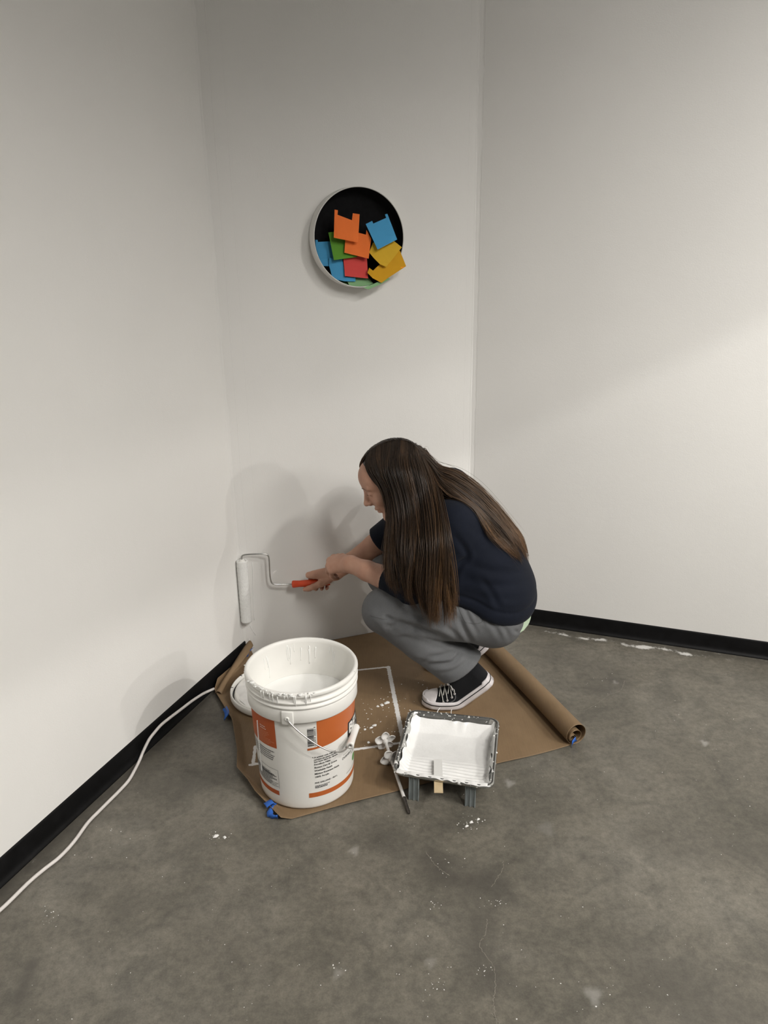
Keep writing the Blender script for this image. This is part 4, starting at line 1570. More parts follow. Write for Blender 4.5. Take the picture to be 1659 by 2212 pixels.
# head frame --------------------------------------------------------
TILT = math.radians(30)
HC = np.array([0.029, 2.312, 0.760])
HF = nrm([-math.cos(TILT), -0.03, -math.sin(TILT)])
HL = nrm(LAT - HF * (LAT @ HF))
HL = nrm(np.cross(np.array([0, 0, 1.0]), HF))
HU = np.cross(HF, HL)
HR = np.array([HF, HL, HU])


def hd(f, l, u):
    return HC + HF * f + HL * l + HU * u


def head_sdf(P):
    d = ell(P, hd(-0.012, 0, 0.030), HR, (0.097, 0.076, 0.077))
    d = smin(d, ell(P, hd(0.030, 0, -0.030), HR, (0.058, 0.056, 0.082)), 0.03)
    d = smin(d, ell(P, hd(0.052, 0, 0.040), HR, (0.040, 0.052, 0.040)), 0.03)
    for s in (1, -1):
        d = smin(d, cone(P, hd(0.0, 0.050 * s, -0.062), hd(0.066, 0.016 * s, -0.100), 0.022, 0.018), 0.025)
        d = smin(d, ell(P, hd(0.060, 0.040 * s, -0.028), HR, (0.024, 0.022, 0.022)), 0.018)
    d = smin(d, ell(P, hd(0.073, 0, -0.103), HR, (0.018, 0.020, 0.016)), 0.018)
    d = smin(d, ell(P, hd(0.056, 0, -0.030), HR, (0.040, 0.036, 0.052)), 0.018)
    for s in (1, -1):                                   # sockets, brows, lids
        d = smax(d, -ell(P, hd(0.103, 0.033 * s, 0.005), HR, (0.014, 0.015, 0.010)), 0.012)
        d = smin(d, cone(P, hd(0.087, 0.010 * s, 0.021), hd(0.076, 0.046 * s, 0.022), 0.0065, 0.0050), 0.012)
        d = smin(d, ell(P, hd(0.0765, 0.0315 * s, 0.003), HR, (0.0130, 0.0145, 0.0105)), 0.004)
        d = smax(d, -cone(P, hd(0.0900, 0.020 * s, -0.0035), hd(0.0840, 0.043 * s, -0.0025), 0.0014, 0.0012), 0.002)
    d = smin(d, cone(P, hd(0.088, 0, 0.014), hd(0.1105, 0, -0.026), 0.0075, 0.0095), 0.010)   # nose
    d = smin(d, ell(P, hd(0.1125, 0, -0.029), HR, (0.0095, 0.0095, 0.0085)), 0.006)
    for s in (1, -1):
        d = smin(d, ell(P, hd(0.099, 0.0105 * s, -0.033), HR, (0.0105, 0.0065, 0.0075)), 0.005)
        d = smax(d, -ell(P, hd(0.103, 0.0060 * s, -0.0405), HR, (0.0045, 0.0028, 0.0030)), 0.002)
    d = smin(d, ell(P, hd(0.087, 0, -0.058), HR, (0.0140, 0.022, 0.0065)), 0.006)             # lips
    d = smin(d, ell(P, hd(0.085, 0, -0.0705), HR, (0.0125, 0.019, 0.0065)), 0.006)
    d = smax(d, -cone(P, hd(0.101, -0.018, -0.0640), hd(0.101, 0.018, -0.0640), 0.0022, 0.0022), 0.002)
    for s in (1, -1):
        d = smin(d, ell(P, hd(-0.008, 0.076 * s, -0.012), HR, (0.017, 0.006, 0.029)), 0.005)
    return d


# hands -------------------------------------------------------------
GRIP0, GRIP1 = at(632, 1262, 2.570), at(716, 1257, 2.555)      # handle of the roller, front and tail
GD = nrm(GRIP0 - GRIP1)                                         # towards the roller
GN = nrm(-N_B * -1 - GD * ((N_B) @ GD)) if False else nrm(N_B - GD * (N_B @ GD))   # towards the room
GU = np.cross(GN, GD)
if GU[2] < 0:
    GU = -GU
GC = at(690, 1258, 2.5600)


def gp(e, ang, r):
    a = math.radians(ang)
    return GC + GD * e + (GN * math.cos(a) + GU * math.sin(a)) * r


RH = []                                                         # right hand: chains of (points, radii)
for e, ln, rk in ((0.033, 1.0, 0.0088), (0.012, 1.03, 0.0090), (-0.009, 1.0, 0.0086), (-0.028, 0.93, 0.0078)):
    kn = gp(e, 78, 0.036)
    RH.append(([gp(e * 0.7 - 0.02, 62, 0.034), kn, gp(e + 0.003, 138, 0.0300), gp(e + 0.004, 205, 0.0245), gp(e + 0.003, 268, 0.0235), gp(e + 0.002, 300, 0.0245)],
               [rk + 0.003, rk + 0.0018, rk + 0.0003, rk - 0.0005, rk - 0.0012, rk - 0.0022]))
RT = ([gp(-0.040, 40, 0.030), gp(-0.012, 18, 0.0315), gp(0.018, -8, 0.0265), gp(0.040, -28, 0.0250), gp(0.054, -40, 0.0245)], [0.0140, 0.0135, 0.0112, 0.0100, 0.0075])

# left hand: closed loosely over the right wrist
LK = [at(721, 1205, 2.415), at(713, 1211, 2.392), at(712, 1221, 2.372), at(716, 1232, 2.356)]
LP = [at(716, 1214, 2.450), at(708, 1223, 2.428), at(708, 1235, 2.402), at(716, 1244, 2.382)]
LD = [at(722, 1226, 2.462), at(716, 1237, 2.442), at(717, 1246, 2.420), at(722, 1250, 2.402)]
LT = [at(731, 1233, 2.455), at(727, 1245, 2.440), at(726, 1249, 2.428), at(731, 1250, 2.412)]
LH = [([W1 * 0.45 + k * 0.55, k, p, d_, t_], [0.0140, 0.0118, 0.0094 - 0.0006 * i, 0.0084 - 0.0006 * i, 0.0068 - 0.0005 * i]) for i, (k, p, d_, t_) in enumerate(zip(LK, LP, LD, LT))]
LTH = ([W1 + np.array([-0.01, 0.02, 0.006]), at(740, 1203, 2.390), at(731, 1202, 2.425), at(727, 1209, 2.452)], [0.0150, 0.0120, 0.0100, 0.0080])


def hand_sdf(P, fingers, thumb, wrist, rw, k=0.010):
    palm = None
    for pts, rad in fingers:
        e = cone(P, wrist, pts[1], rw * 0.72, rad[1] * 1.05)
        palm = e if palm is None else smin(palm, e, 0.016)
    d = palm
    for pts, rad in fingers:
        f = chain(P, pts[1:], rad[1:], 0.003)
        d = smin(d, f, 0.0045)
    d = smin(d, chain(P, [wrist] + thumb[0], [rw * 0.6] + thumb[1], 0.004), 0.007)
    return d


def body_sdf(P):
    d = head_sdf(P)
    neck0 = np.array([0.165, 2.300, 0.690])
    d = smin(d, cone(P, neck0, hd(-0.030, 0, -0.045), 0.056, 0.052), 0.02)
    Q = squash(P, (0.3, 2.27, 0.5), LAT, 1.40)
    tor = chain(Q, [(0.352, 2.25, 0.36)] + TORSO[1:], [0.080, 0.085, 0.088, 0.084, 0.060])
    d = smin(d, tor, 0.03)
    for S, E, W, r1 in ((S1, E1, W1, 0.0290), (S2, E2, W2, 0.0280)):
        arm = chain(P, [S, E, E + (W - E) * 0.28, E + (W - E) * 0.72, W], [0.046, 0.040, 0.0425, 0.0325, r1 - 0.002], 0.01)
        d = smin(d, arm, 0.02)
    d = smin(d, hand_sdf(P, RH, RT, W2, 0.0265), 0.012)
    d = smin(d, hand_sdf(P, LH, LTH, W1, 0.0275), 0.012)
    for H, K, A in ((H1, K1, A1), (H2, K2, A2)):
        d = smin(d, chain(P, [H, K, A + np.array([0.0, 0, 0.0]), A + np.array([0.012, 0.008, -0.040]), A + np.array([-0.02, 0.008, -0.105])], [0.052, 0.046, 0.026, 0.018, 0.014]), 0.03)
    return d


V, F = surface(body_sdf, (-0.30, 2.02, 0.03), (0.50, 2.66, 0.90), 0.0026)
mesh_obj('body', V, F, M['skin'], person)


body = bpy.data.objects['body']
from mathutils.bvhtree import BVHTree
_bt = BVHTree.FromPolygons([tuple(v) for v in V], [tuple(int(i) for i in f) for f in F])


def on_face(pts, lift):
    out = []
    for f_, l_, u_ in pts:
        o_ = hd(f_ + 0.05, l_ * 1.25, u_)
        h_ = _bt.ray_cast(Vector(o_), Vector(-HF * 0.9 - HL * np.sign(l_) * 0.25))
        if h_[0] is not None:
            out.append(np.array(h_[0]) + np.array(h_[1]) * lift)
    return np.array(out)


M['brow'] = new_mat('brow_hair', (0.075, 0.042, 0.026), 0.8)
M['lip'] = new_mat('lip_skin', (0.40, 0.155, 0.125), 0.45)
for s in (1, -1):
    P = on_face([(0.1, s * l_, u_) for l_, u_ in ((0.012, 0.0215), (0.020, 0.0245), (0.030, 0.0260), (0.040, 0.0245), (0.048, 0.0205))], 0.0002)
    if len(P) > 2:
        mesh_obj('eyebrow', *tube(catmull(P, 16), np.interp(np.linspace(0, 1, 16), [0, 0.3, 1], [0.0013, 0.0016, 0.0005]), 6), M['brow'], person)
    P = on_face([(0.1, s * l_, u_) for l_, u_ in ((0.021, -0.0020), (0.027, -0.0038), (0.033, -0.0042), (0.039, -0.0034), (0.045, -0.0014))], 0.0001)
    if len(P) > 2:
        mesh_obj('eyelash', *tube(catmull(P, 16), 0.0008, 6), M['brow'], person)

# ------------------------------------------------------------------ clothes
def normals(V, F):
    n = np.zeros_like(V)
    a, b, c = V[F[:, 0]], V[F[:, 1]], V[F[:, 2]]
    fn = np.cross(b - a, c - a)
    for i in range(4):
        np.add.at(n, F[:, i], fn)
    return n / (np.linalg.norm(n, axis=1)[:, None] + 1e-12)


def to_px(V):
    d = V - CAM
    z = d @ c_f
    return np.stack([IMG_W / 2 + F_PX * (d @ c_r) / z, IMG_H / 2 - F_PX * (d @ c_u) / z], 1)


def creases(V, F, lines):
    """press folds into the cloth: each line is (points, width px, depth m); ridges are negative"""
    n = normals(V, F)
    px = to_px(V)
    vd = V - CAM
    vd /= np.linalg.norm(vd, axis=1)[:, None]
    face = np.clip(-(n * vd).sum(1) * 2.5, 0, 1)
    off = np.zeros(len(V))
    for pts, w, dep in lines:
        P = catmull(np.array([(x, y, 0.0) for x, y in pts]), 8 * len(pts))[:, :2]
        d = np.full(len(V), 1e9)
        tt = np.zeros(len(V))
        for i in range(len(P) - 1):
            a, b = P[i], P[i + 1]
            ab = b - a
            t_ = np.clip(((px - a) @ ab) / (ab @ ab + 1e-9), 0, 1)
            e = np.linalg.norm(px - a - t_[:, None] * ab, axis=1)
            up_ = e < d
            d = np.where(up_, e, d)
            tt = np.where(up_, (i + t_) / (len(P) - 1), tt)
        taper = np.sin(np.pi * np.clip(tt, 0.04, 0.96)) ** 0.6
        off += dep * taper * (np.exp(-(d / w) ** 2) - 0.55 * np.exp(-((d - 2.0 * w) / (1.1 * w)) ** 2))
    return V - n * (off * face)[:, None]


hemA, hemB = at(946, 1501, 2.11), at(1040, 1440, 2.11)
hemN = nrm(np.cross(hemB - hemA, LAT))
if hemN @ (A1 - K1) < 0:
    hemN = -hemN
hemA2 = hemA + (A2 - A1)


def leg_cloth(P, H, K, A, hA, flare=1.0):
    th = chain(P, [H, H + (K - H) * 0.5 + UP * 0.004, K], [0.088, 0.0850, 0.0735], 0.01)
    dirn = nrm(A - K)
    end = A + dirn * 0.09
    sh = chain(P, [K, K + (A - K) * 0.5 + np.array([0, 0, -0.002]), A, end], [0.0715, 0.0710, 0.0750, 0.0800], 0.01)
    cut = (P - hA.astype(np.float32)) @ hemN.astype(np.float32)
    sh = smax(sh, cut, 0.004)
    return th, sh


def trousers_sdf(P):
    PR = np.array([FWD, LAT, UP])
    d = ell(P, (0.350, 2.255, 0.308), PR, (0.106, 0.150, 0.090))
    for H, K, A, hA in ((H1, K1, A1, hemA), (H2, K2, A2, hemA2)):
        th, sh = leg_cloth(P, H, K, A, hA)
        leg = smin(th, sh, 0.010)
        d = smin(d, leg, 0.025)
    return d


V, F = surface(trousers_sdf, (-0.12, 2.02, 0.03), (0.52, 2.60, 0.50), 0.0040)
V = creases(V, F, [
    ([(842, 1338), (868, 1347), (905, 1360), (945, 1374), (990, 1393)], 7, 0.009),
    ([(836, 1352), (850, 1352), (868, 1346)], 5, 0.006), ([(842, 1362), (860, 1360), (878, 1352)], 5, 0.005), ([(833, 1330), (848, 1340)], 4, 0.004),
    ([(905, 1440), (940, 1436), (975, 1432), (992, 1415), (995, 1404)], 5, 0.0055), ([(910, 1422), (950, 1417), (985, 1406)], 5, 0.004), ([(900, 1432), (930, 1424)], 4, 0.003),
    ([(850, 1410), (890, 1425), (935, 1433), (965, 1432)], 5, 0.003),
    ([(988, 1330), (1004, 1362), (1022, 1392)], 5, 0.005), ([(960, 1350), (985, 1372), (1000, 1388)], 5, 0.003), ([(1000, 1295), (1010, 1330), (1030, 1365)], 4, 0.0035),
    ([(1050, 1330), (1068, 1352), (1082, 1378)], 6, 0.004), ([(1075, 1345), (1092, 1362), (1100, 1380)], 5, 0.003), ([(1110, 1362), (1122, 1365), (1127, 1352)], 4, 0.003),
    ([(835, 1320), (870, 1328), (930, 1332), (985, 1336)], 4, 0.0015), ([(800, 1372), (840, 1400), (890, 1440)], 5, 0.002), ([(800, 1340), (815, 1365), (830, 1380)], 8, 0.003),
    ([(960, 1455), (985, 1446), (1010, 1430)], 6, 0.003), ([(1035, 1300), (1050, 1308), (1058, 1330)], 4, -0.006), ([(1030, 1305), (1040, 1320), (1045, 1345)], 4, 0.005)])
trousers = mesh_obj('trousers', V, F, M['grey_twill'], person)
# seams: inseam-side stitching and the slanted front pocket, standing just proud of the cloth
bvh = None
from mathutils.bvhtree import BVHTree


def make_bvh(V, F):
    return BVHTree.FromPolygons([tuple(v) for v in V], [tuple(int(i) for i in f) for f in F])


def on_surface(tree, pts, lift, n=30):
    P2 = catmull(np.array([(x, y, 0.0) for x, y in pts]), n)[:, :2]
    out = []
    for x, y in P2:
        d = nrm(ray(x, y))
        h = tree.ray_cast(Vector(CAM), Vector(d))
        if h[0] is not None:
            out.append(np.array(h[0]) + np.array(h[1]) * lift)
    return np.array(out)


tr_t = make_bvh(V, F)
M['grey_seam'] = new_mat('dark_grey_seam', (0.085, 0.086, 0.088), 0.9)
for pts in ([(1006, 1345), (1030, 1347), (1042, 1342), (1048, 1322)], [(800, 1330), (822, 1336), (836, 1338)], [(985, 1300), (998, 1330), (1006, 1345)]):
    P = on_surface(tr_t, pts, 0.0002)
    if len(P) > 3:
        mesh_obj('seam', *tube(P, 0.0007, 6), M['grey_seam'], trousers)

# sweatshirt
c0, c1, c2 = at(985, 1312, 2.10), at(1092, 1351, 2.085), at(1150, 1319, 2.19)
SHN = nrm(np.cross(c1 - c0, c2 - c0))
SH0 = c1
if SHN @ np.array([0, 0, -1.0]) < 0:
    SHN = -SHN


def shirt_core(P, g=0.0):
    Q = squash(P, (0.3, 2.27, 0.5), LAT, 1.36)
    pts = [(0.352, 2.252, 0.26), (0.352, 2.252, 0.40), (0.312, 2.270, 0.51), (0.256, 2.283, 0.60), (0.208, 2.293, 0.668)]
    d = chain(Q, pts, [0.124 + g, 0.128 + g, 0.130 + g, 0.118 + g, 0.082 + g], 0.02)
    return smin(d, ell(P, (0.235, 2.262, 0.455), np.array([FWD, LAT, UP]), (0.105 + g, 0.165 + g, 0.115 + g)), 0.05)


def shirt_sdf(P):
    d = shirt_core(P)
    cutd = (P - SH0.astype(np.float32)) @ SHN.astype(np.float32)
    band = np.exp(-((cutd + 0.018) / 0.016) ** 2)
    d = d - 0.004 * band + 0.003 * np.exp(-((cutd + 0.042) / 0.006) ** 2)
    d = smax(d, cutd, 0.006)
    F1 = E1 + (W1 - E1) * 0.36
    F2 = S2 + (W2 - S2) * 0.60
    near = chain(P, [S1, S1 + (E1 - S1) * 0.5, E1, E1 + (F1 - E1) * 0.6, F1], [0.058, 0.057, 0.057, 0.052, 0.0490], 0.015)
    near = smax(near, (P - F1.astype(np.float32)) @ nrm(W1 - E1).astype(np.float32) - 0.004, 0.004)
    far = chain(P, [S2, S2 + (F2 - S2) * 0.5, F2], [0.070, 0.060, 0.052], 0.015)
    far = smax(far, (P - F2.astype(np.float32)) @ nrm(W2 - S2).astype(np.float32) - 0.004, 0.004)
    d = smin(d, near, 0.07)
    d = smin(d, far, 0.035)
    neck = cone(P, (0.190, 2.296, 0.690), (0.140, 2.302, 0.725), 0.075, 0.066)
    neck = smax(neck, (P - np.float32([0.135, 2.302, 0.730])) @ nrm([-0.75, 0.05, 0.62]).astype(np.float32), 0.006)
    return smin(d, neck, 0.03)


V, F = surface(shirt_sdf, (-0.10, 2.00, 0.28), (0.54, 2.60, 0.82), 0.0042)
V = creases(V, F, [
    ([(1010, 1215), (1050, 1232), (1100, 1240), (1140, 1232)], 10, 0.0035), ([(1000, 1245), (1050, 1262), (1110, 1262), (1150, 1248)], 10, 0.003), ([(1010, 1280), (1060, 1292), (1120, 1290)], 9, 0.002),
    ([(1070, 1305), (1100, 1318), (1140, 1308)], 7, 0.002), ([(985, 1160), (1003, 1185), (1008, 1205), (985, 1222), (975, 1240)], 6, 0.005), ([(1000, 1130), (1050, 1160), (1080, 1190)], 12, 0.003),
    ([(830, 1262), (850, 1275), (880, 1282)], 5, 0.003), ([(825, 1280), (850, 1294), (880, 1300)], 5, 0.004), ([(1040, 1250), (1065, 1285), (1080, 1320)], 6, 0.003), ([(975, 1280), (985, 1240), (1000, 1210)], 6, 0.004)])
sweatshirt = mesh_obj('sweatshirt', V, F, M['navy'], person)
# ribbed cuff on the near sleeve
F1 = E1 + (W1 - E1) * 0.36
axc = nrm(W1 - E1)

# pale green shirt tail showing below the sweatshirt at the back
def tail_sdf(P):
    d = shirt_core(P, -0.006)
    cutd = (P - SH0.astype(np.float32)) @ SHN.astype(np.float32)
    d = smax(d, cutd - 0.040, 0.003)
    d = np.maximum(d, -(cutd + 0.03))
    back = (P - np.float32([0.405, 2.25, 0.3])) @ np.float32([-0.978, 0.208, 0.0])
    return np.maximum(d, back)


V, F = surface(tail_sdf, (0.36, 2.02, 0.24), (0.52, 2.50, 0.44), 0.004)
o = mesh_obj('undershirt', V, F, M['green_knit'], person)
o['label'] = 'pale green shirt tail'
# ------------------------------------------------------------------ canvas high-top shoes
M['canvas_black'] = fabric('black_canvas', (0.0075, 0.0080, 0.0095), (0.010, 0.0105, 0.012), 600)
M['rubber_white'] = noisy('white_shoe_rubber', (0.70, 0.665, 0.67), (0.62, 0.585, 0.59), 30, 0.45, 0.05, 80)
M['lace_white'] = noisy('white_lace', (0.62, 0.61, 0.575), (0.52, 0.51, 0.48), 160, 0.8, 0.3, 400)
M['stripe_black'] = new_mat('black_stripe', (0.008, 0.008, 0.009), 0.5)
M['thread'] = new_mat('pale_thread', (0.20, 0.20, 0.205), 0.8)


def build_shoe(ball, T, alpha, label):
    T = nrm(T)
    side = nrm(np.cross(UP, T))                # her left
    L, sb = 0.268, 0.140
    S = np.linspace(0, L, 400)
    x = np.clip((sb + 0.028 - S) / 0.056, 0, 1)
    ang = alpha * x * x * (3 - 2 * x)
    toe = np.radians(7) * np.clip((S - (L - 0.05)) / 0.05, 0, 1)
    ang = ang - 0 + 0
    dirs = np.stack([np.cos(ang), -np.sin(ang)], 1)   # along T, up (towards the toe)
    dirs[:, 1] += np.sin(toe)
    C = np.concatenate([[[0, 0]], np.cumsum((dirs[1:] + dirs[:-1]) / 2 * (L / 399), 0)])
    k0 = np.argmin(np.abs(S - (sb + 0.035)))
    C -= C[k0]
    Nn = np.stack([-dirs[:, 1], dirs[:, 0]], 1)
    base = ball + UP * 0.0045 + T * 0.035

    def pos(s, w, h):
        i = min(399, max(0, s / L * 399))
        a = np.array([np.interp(i, np.arange(400), C[:, 0]), np.interp(i, np.arange(400), C[:, 1])])
        n2 = np.array([np.interp(i, np.arange(400), Nn[:, 0]), np.interp(i, np.arange(400), Nn[:, 1])])
        q = a + n2 * h
        return base + T * q[0] + UP * q[1] + side * w

    wx = [0, 0.012, 0.03, 0.10, 0.25, 0.45, 0.65, 0.78, 0.88, 0.95, 0.985, 1.0]
    wy = [0.010, 0.020, 0.027, 0.0335, 0.0335, 0.0330, 0.0420, 0.0440, 0.0400, 0.0290, 0.0170, 0.007]
    width = lambda s: np.interp(s / L, wx, wy)
    hx = [0, 0.03, 0.10, 0.30, 0.42, 0.55, 0.68, 0.80, 0.90, 0.97, 1.0]
    hy = [0.092, 0.140, 0.170, 0.172, 0.135, 0.084, 0.058, 0.044, 0.038, 0.032, 0.025]
    height = lambda s: np.interp(s / L, hx, hy)

    def up_pt(s, phi, off=0.0):                # phi: 0 = her left side, 180 = her right side
        a = math.radians(phi)
        w, H = width(s) - 0.0018, height(s)
        return pos(s, (w + off) * np.sign(math.cos(a)) * abs(math.cos(a)) ** 0.85, 0.018 + (H - 0.018 + off) * abs(math.sin(a)) ** 0.85)

    shoe = bpy.data.objects.new('shoe', None)
    ss = np.linspace(0.001, L - 0.004, 54)
    V = np.array([up_pt(s, p) for s in ss for p in np.linspace(0, 180, 32)])
    n = 32
    F = [(i * n + j, i * n + j + 1, (i + 1) * n + j + 1, (i + 1) * n + j) for i in range(53) for j in range(n - 1)] + [tuple(range(n))[::-1], tuple(53 * n + j for j in range(n))]
    shoe = mesh_obj('shoe', V, F, M['canvas_black'], person)
    shoe['label'] = label
    # sole: foxing band all round
    ring = [(-1, 0.0), (-0.6, -0.0005), (0, -0.0010), (0.6, -0.0005), (1, 0.0), (1.03, 0.006), (1.03, 0.020), (1.0, 0.026), (0.94, 0.0275), (0, 0.024), (-0.94, 0.0275), (-1.0, 0.026), (-1.03, 0.020), (-1.03, 0.006)]
    ss2 = np.concatenate([np.linspace(0, 0.012, 8), np.linspace(0.016, L - 0.02, 50), np.linspace(L - 0.017, L + 0.0, 12)])
    V = np.array([pos(s, (width(s) + 0.0016) * a, h * (1.18 if s > L * 0.93 and h > 0.015 else 1.0) + (0.0045 if h > 0.015 and s < 0.03 else 0)) for s in ss2 for a, h in ring])
    n = len(ring)
    F = [(i * n + j, i * n + (j + 1) % n, (i + 1) * n + (j + 1) % n, (i + 1) * n + j) for i in range(len(ss2) - 1) for j in range(n)] + [tuple(range(n))[::-1], tuple((len(ss2) - 1) * n + j for j in range(n))]
    sole = mesh_obj('sole', V, F, M['rubber_white'], shoe)
    sole['label'] = 'white rubber sole'
    # black line round the sole
    per = [(s, 1) for s in ss2] + [(s, -1) for s in ss2[::-1]]
    V = []
    for s, sg in per:
        for h in (0.0165, 0.0190):
            V.append(pos(s, sg * (width(s) * 1.03 + 0.0026), h) + (T * 0.0012 if s > L - 0.012 else 0) - (T * 0.001 if s < 0.01 else 0))
    m_ = len(per)
    F = [(2 * i, 2 * ((i + 1) % m_), 2 * ((i + 1) % m_) + 1, 2 * i + 1) for i in range(m_)]
    o = mesh_obj('stripe', V, F, M['stripe_black'], shoe)
    md = o.modifiers.new('thickness', 'SOLIDIFY')
    md.thickness = 0.0012
    md.offset = 0
    o['label'] = 'black line'
    # rubber toe cap
    V, n1, n2 = [], 18, 32
    for i in range(n1):
        for j in range(n2):
            p = 180 * j / (n2 - 1)
            s0_ = L * (0.800 + 0.035 * (math.cos(math.radians(p)) ** 2))
            V.append(up_pt(s0_ + (L - 0.003 - s0_) * i / (n1 - 1), p, 0.0016))
    F = [(i * n2 + j, i * n2 + j + 1, (i + 1) * n2 + j + 1, (i + 1) * n2 + j) for i in range(n1 - 1) for j in range(n2 - 1)]
    o = mesh_obj('toe_cap', V, F, M['rubber_white'], shoe)
    o['label'] = 'white rubber toe cap'
    md = o.modifiers.new('thickness', 'SOLIDIFY')
    md.thickness = 0.0016
    # eyelets, laces and stitching on both sides
    for sg in (0, 1):
        for k, (f, ph) in enumerate(((0.735, 16), (0.685, 21), (0.630, 28), (0.570, 33), (0.505, 37), (0.445, 40))):
            ph = ph if sg == 0 else 180 - ph
            s = L * f
            c = up_pt(s, ph, 0.0012)
            nn = nrm(up_pt(s, ph, 0.01) - up_pt(s, ph, 0.0))
            V, F = lathe([(0.0018, 0.0), (0.0036, 0.0), (0.0036, 0.0010), (0.0026, 0.0016), (0.0018, 0.0010)], c - nn * 0.0004, axis=nn, n=14, closed=True)
            mesh_obj('eyelet', V, F, M['rubber_white'], shoe)
            # a lace from the eyelet up over the tongue to the other side
            pts = []
            for q in np.linspace(0, 1, 9):
                pp = ph + ((128 if sg == 0 else 52) - ph) * q
                pts.append(up_pt(s + L * 0.045 * q + (0.001 if sg else 0), pp, 0.0024 + 0.0034 * math.sin(math.pi * q) + 0.0012 * sg))
            mesh_obj('lace', *tube(pts, 0.0026, 8, flat=0.55), M['lace_white'], shoe)
    for dphi in (0, 2.2):
        pts = [up_pt(L * f, p + dphi, 0.0004) for f, p in ((0.785, 5), (0.74, 5), (0.68, 7), (0.60, 12), (0.52, 17), (0.46, 22), (0.43, 30), (0.41, 45))]
        mesh_obj('stitching', *tube(catmull(pts, 40), 0.0005, 5), M['thread'], shoe)
    return shoe


T_ = np.array([-0.995, 0.07, 0])
build_shoe(np.array([0.243, 2.206, 0.0036]), T_, math.radians(41), 'left black canvas high-top shoe')
build_shoe(np.array([0.262, 2.445, 0.0036]), T_, math.radians(41), 'right black canvas high-top shoe')

# ------------------------------------------------------------------ hair
def scalp_sdf(P):
    d = ell(P, hd(-0.014, 0, 0.032), HR, (0.1005, 0.0800, 0.0810))
    q = P - HC.astype(np.float32)
    f, u = q @ HF.astype(np.float32), q @ HU.astype(np.float32)
    l = q @ HL.astype(np.float32)
    # hairline: the cap stops at the forehead and in front of the ears
    front = f * 0.80 - u * 0.60 - 0.022
    d = smax(d, front, 0.006)
    d = smax(d, -(u + 0.085), 0.01)
    return d


Vc, Fc = surface(scalp_sdf, HC - 0.16, HC + 0.16, 0.004)
mt = new_mat('brown_hair', (0.05, 0.028, 0.015), 0.42, 0, 0.35)
t = NT(mt)
len_f, rnd = t.attr('along'), t.attr('strand')
col = t.ramp(len_f, [(0.0, (0.026, 0.0155, 0.0095)), (0.35, (0.040, 0.0225, 0.0125)), (0.75, (0.070, 0.040, 0.021)), (1.0, (0.092, 0.050, 0.025))])
col = t.mix(1.0, col, t.ramp(rnd, [(0.15, (0.36, 0.34, 0.32)), (0.5, (0.95, 0.95, 0.93)), (0.85, (1.95, 1.85, 1.60))]), 'MULTIPLY')
t.color(col)
M['hair'] = mt


def guide(*pts):
    return np.array([at(*p) for p in pts])


NEAR = [
    guide((800, 988, 2.300), (790, 1008, 2.262), (815, 1036, 2.240), (831, 1068, 2.230), (838, 1104, 2.222), (836, 1150, 2.205), (827, 1190, 2.17), (830, 1225, 2.14), (838, 1258, 2.12)),
    guide((812, 981, 2.300), (806, 1013, 2.240), (832, 1055, 2.222), (843, 1105, 2.205), (842, 1150, 2.18), (840, 1200, 2.14), (846, 1240, 2.11), (856, 1275, 2.09), (866, 1300, 2.085)),
    guide((838, 971, 2.300), (832, 1012, 2.212), (852, 1065, 2.198), (860, 1115, 2.175), (862, 1160, 2.13), (864, 1205, 2.09), (868, 1245, 2.075), (876, 1280, 2.07), (888, 1312, 2.07)),
    guide((862, 964, 2.300), (866, 1012, 2.200), (882, 1070, 2.185), (890, 1120, 2.155), (892, 1165, 2.09), (893, 1210, 2.055), (896, 1255, 2.045), (906, 1300, 2.045), (928, 1348, 2.05)),
    guide((886, 964, 2.300), (900, 1015, 2.205), (913, 1072, 2.180), (920, 1120, 2.125), (924, 1170, 2.055), (926, 1220, 2.035), (929, 1270, 2.030), (936, 1320, 2.035), (944, 1372, 2.045)),
    guide((906, 972, 2.305), (926, 1020, 2.222), (940, 1078, 2.160), (948, 1125, 2.085), (952, 1175, 2.030), (955, 1225, 2.022), (957, 1275, 2.022), (962, 1325, 2.030), (968, 1374, 2.045)),
    guide((922, 985, 2.308), (938, 1025, 2.240), (952, 1082, 2.150), (962, 1130, 2.065), (969, 1180, 2.025), (974, 1230, 2.018), (977, 1275, 2.022), (979, 1315, 2.032), (968, 1366, 2.045)),
]
CROWN = [                                       # the far half of the parting, over the top of the head
    guide((800, 988, 2.300), (790, 1000, 2.32), (782, 1012, 2.335), (790, 1028, 2.37)),
    guide((822, 976, 2.300), (812, 976, 2.335), (804, 990, 2.37), (806, 1020, 2.395)),
    guide((848, 967, 2.300), (838, 958, 2.335), (832, 968, 2.375), (834, 1005, 2.40), (845, 1060, 2.41), (850, 1130, 2.41)),
    guide((872, 963, 2.300), (870, 953, 2.335), (868, 966, 2.375), (868, 1005, 2.40), (875, 1060, 2.41), (880, 1130, 2.41)),
    guide((895, 966, 2.305), (900, 960, 2.335), (902, 975, 2.375), (905, 1010, 2.40), (912, 1060, 2.40), (920, 1110, 2.39)),
    guide((912, 975, 2.305), (922, 974, 2.330), (930, 990, 2.36), (938, 1018, 2.38), (950, 1060, 2.37), (960, 1095, 2.36)),
]
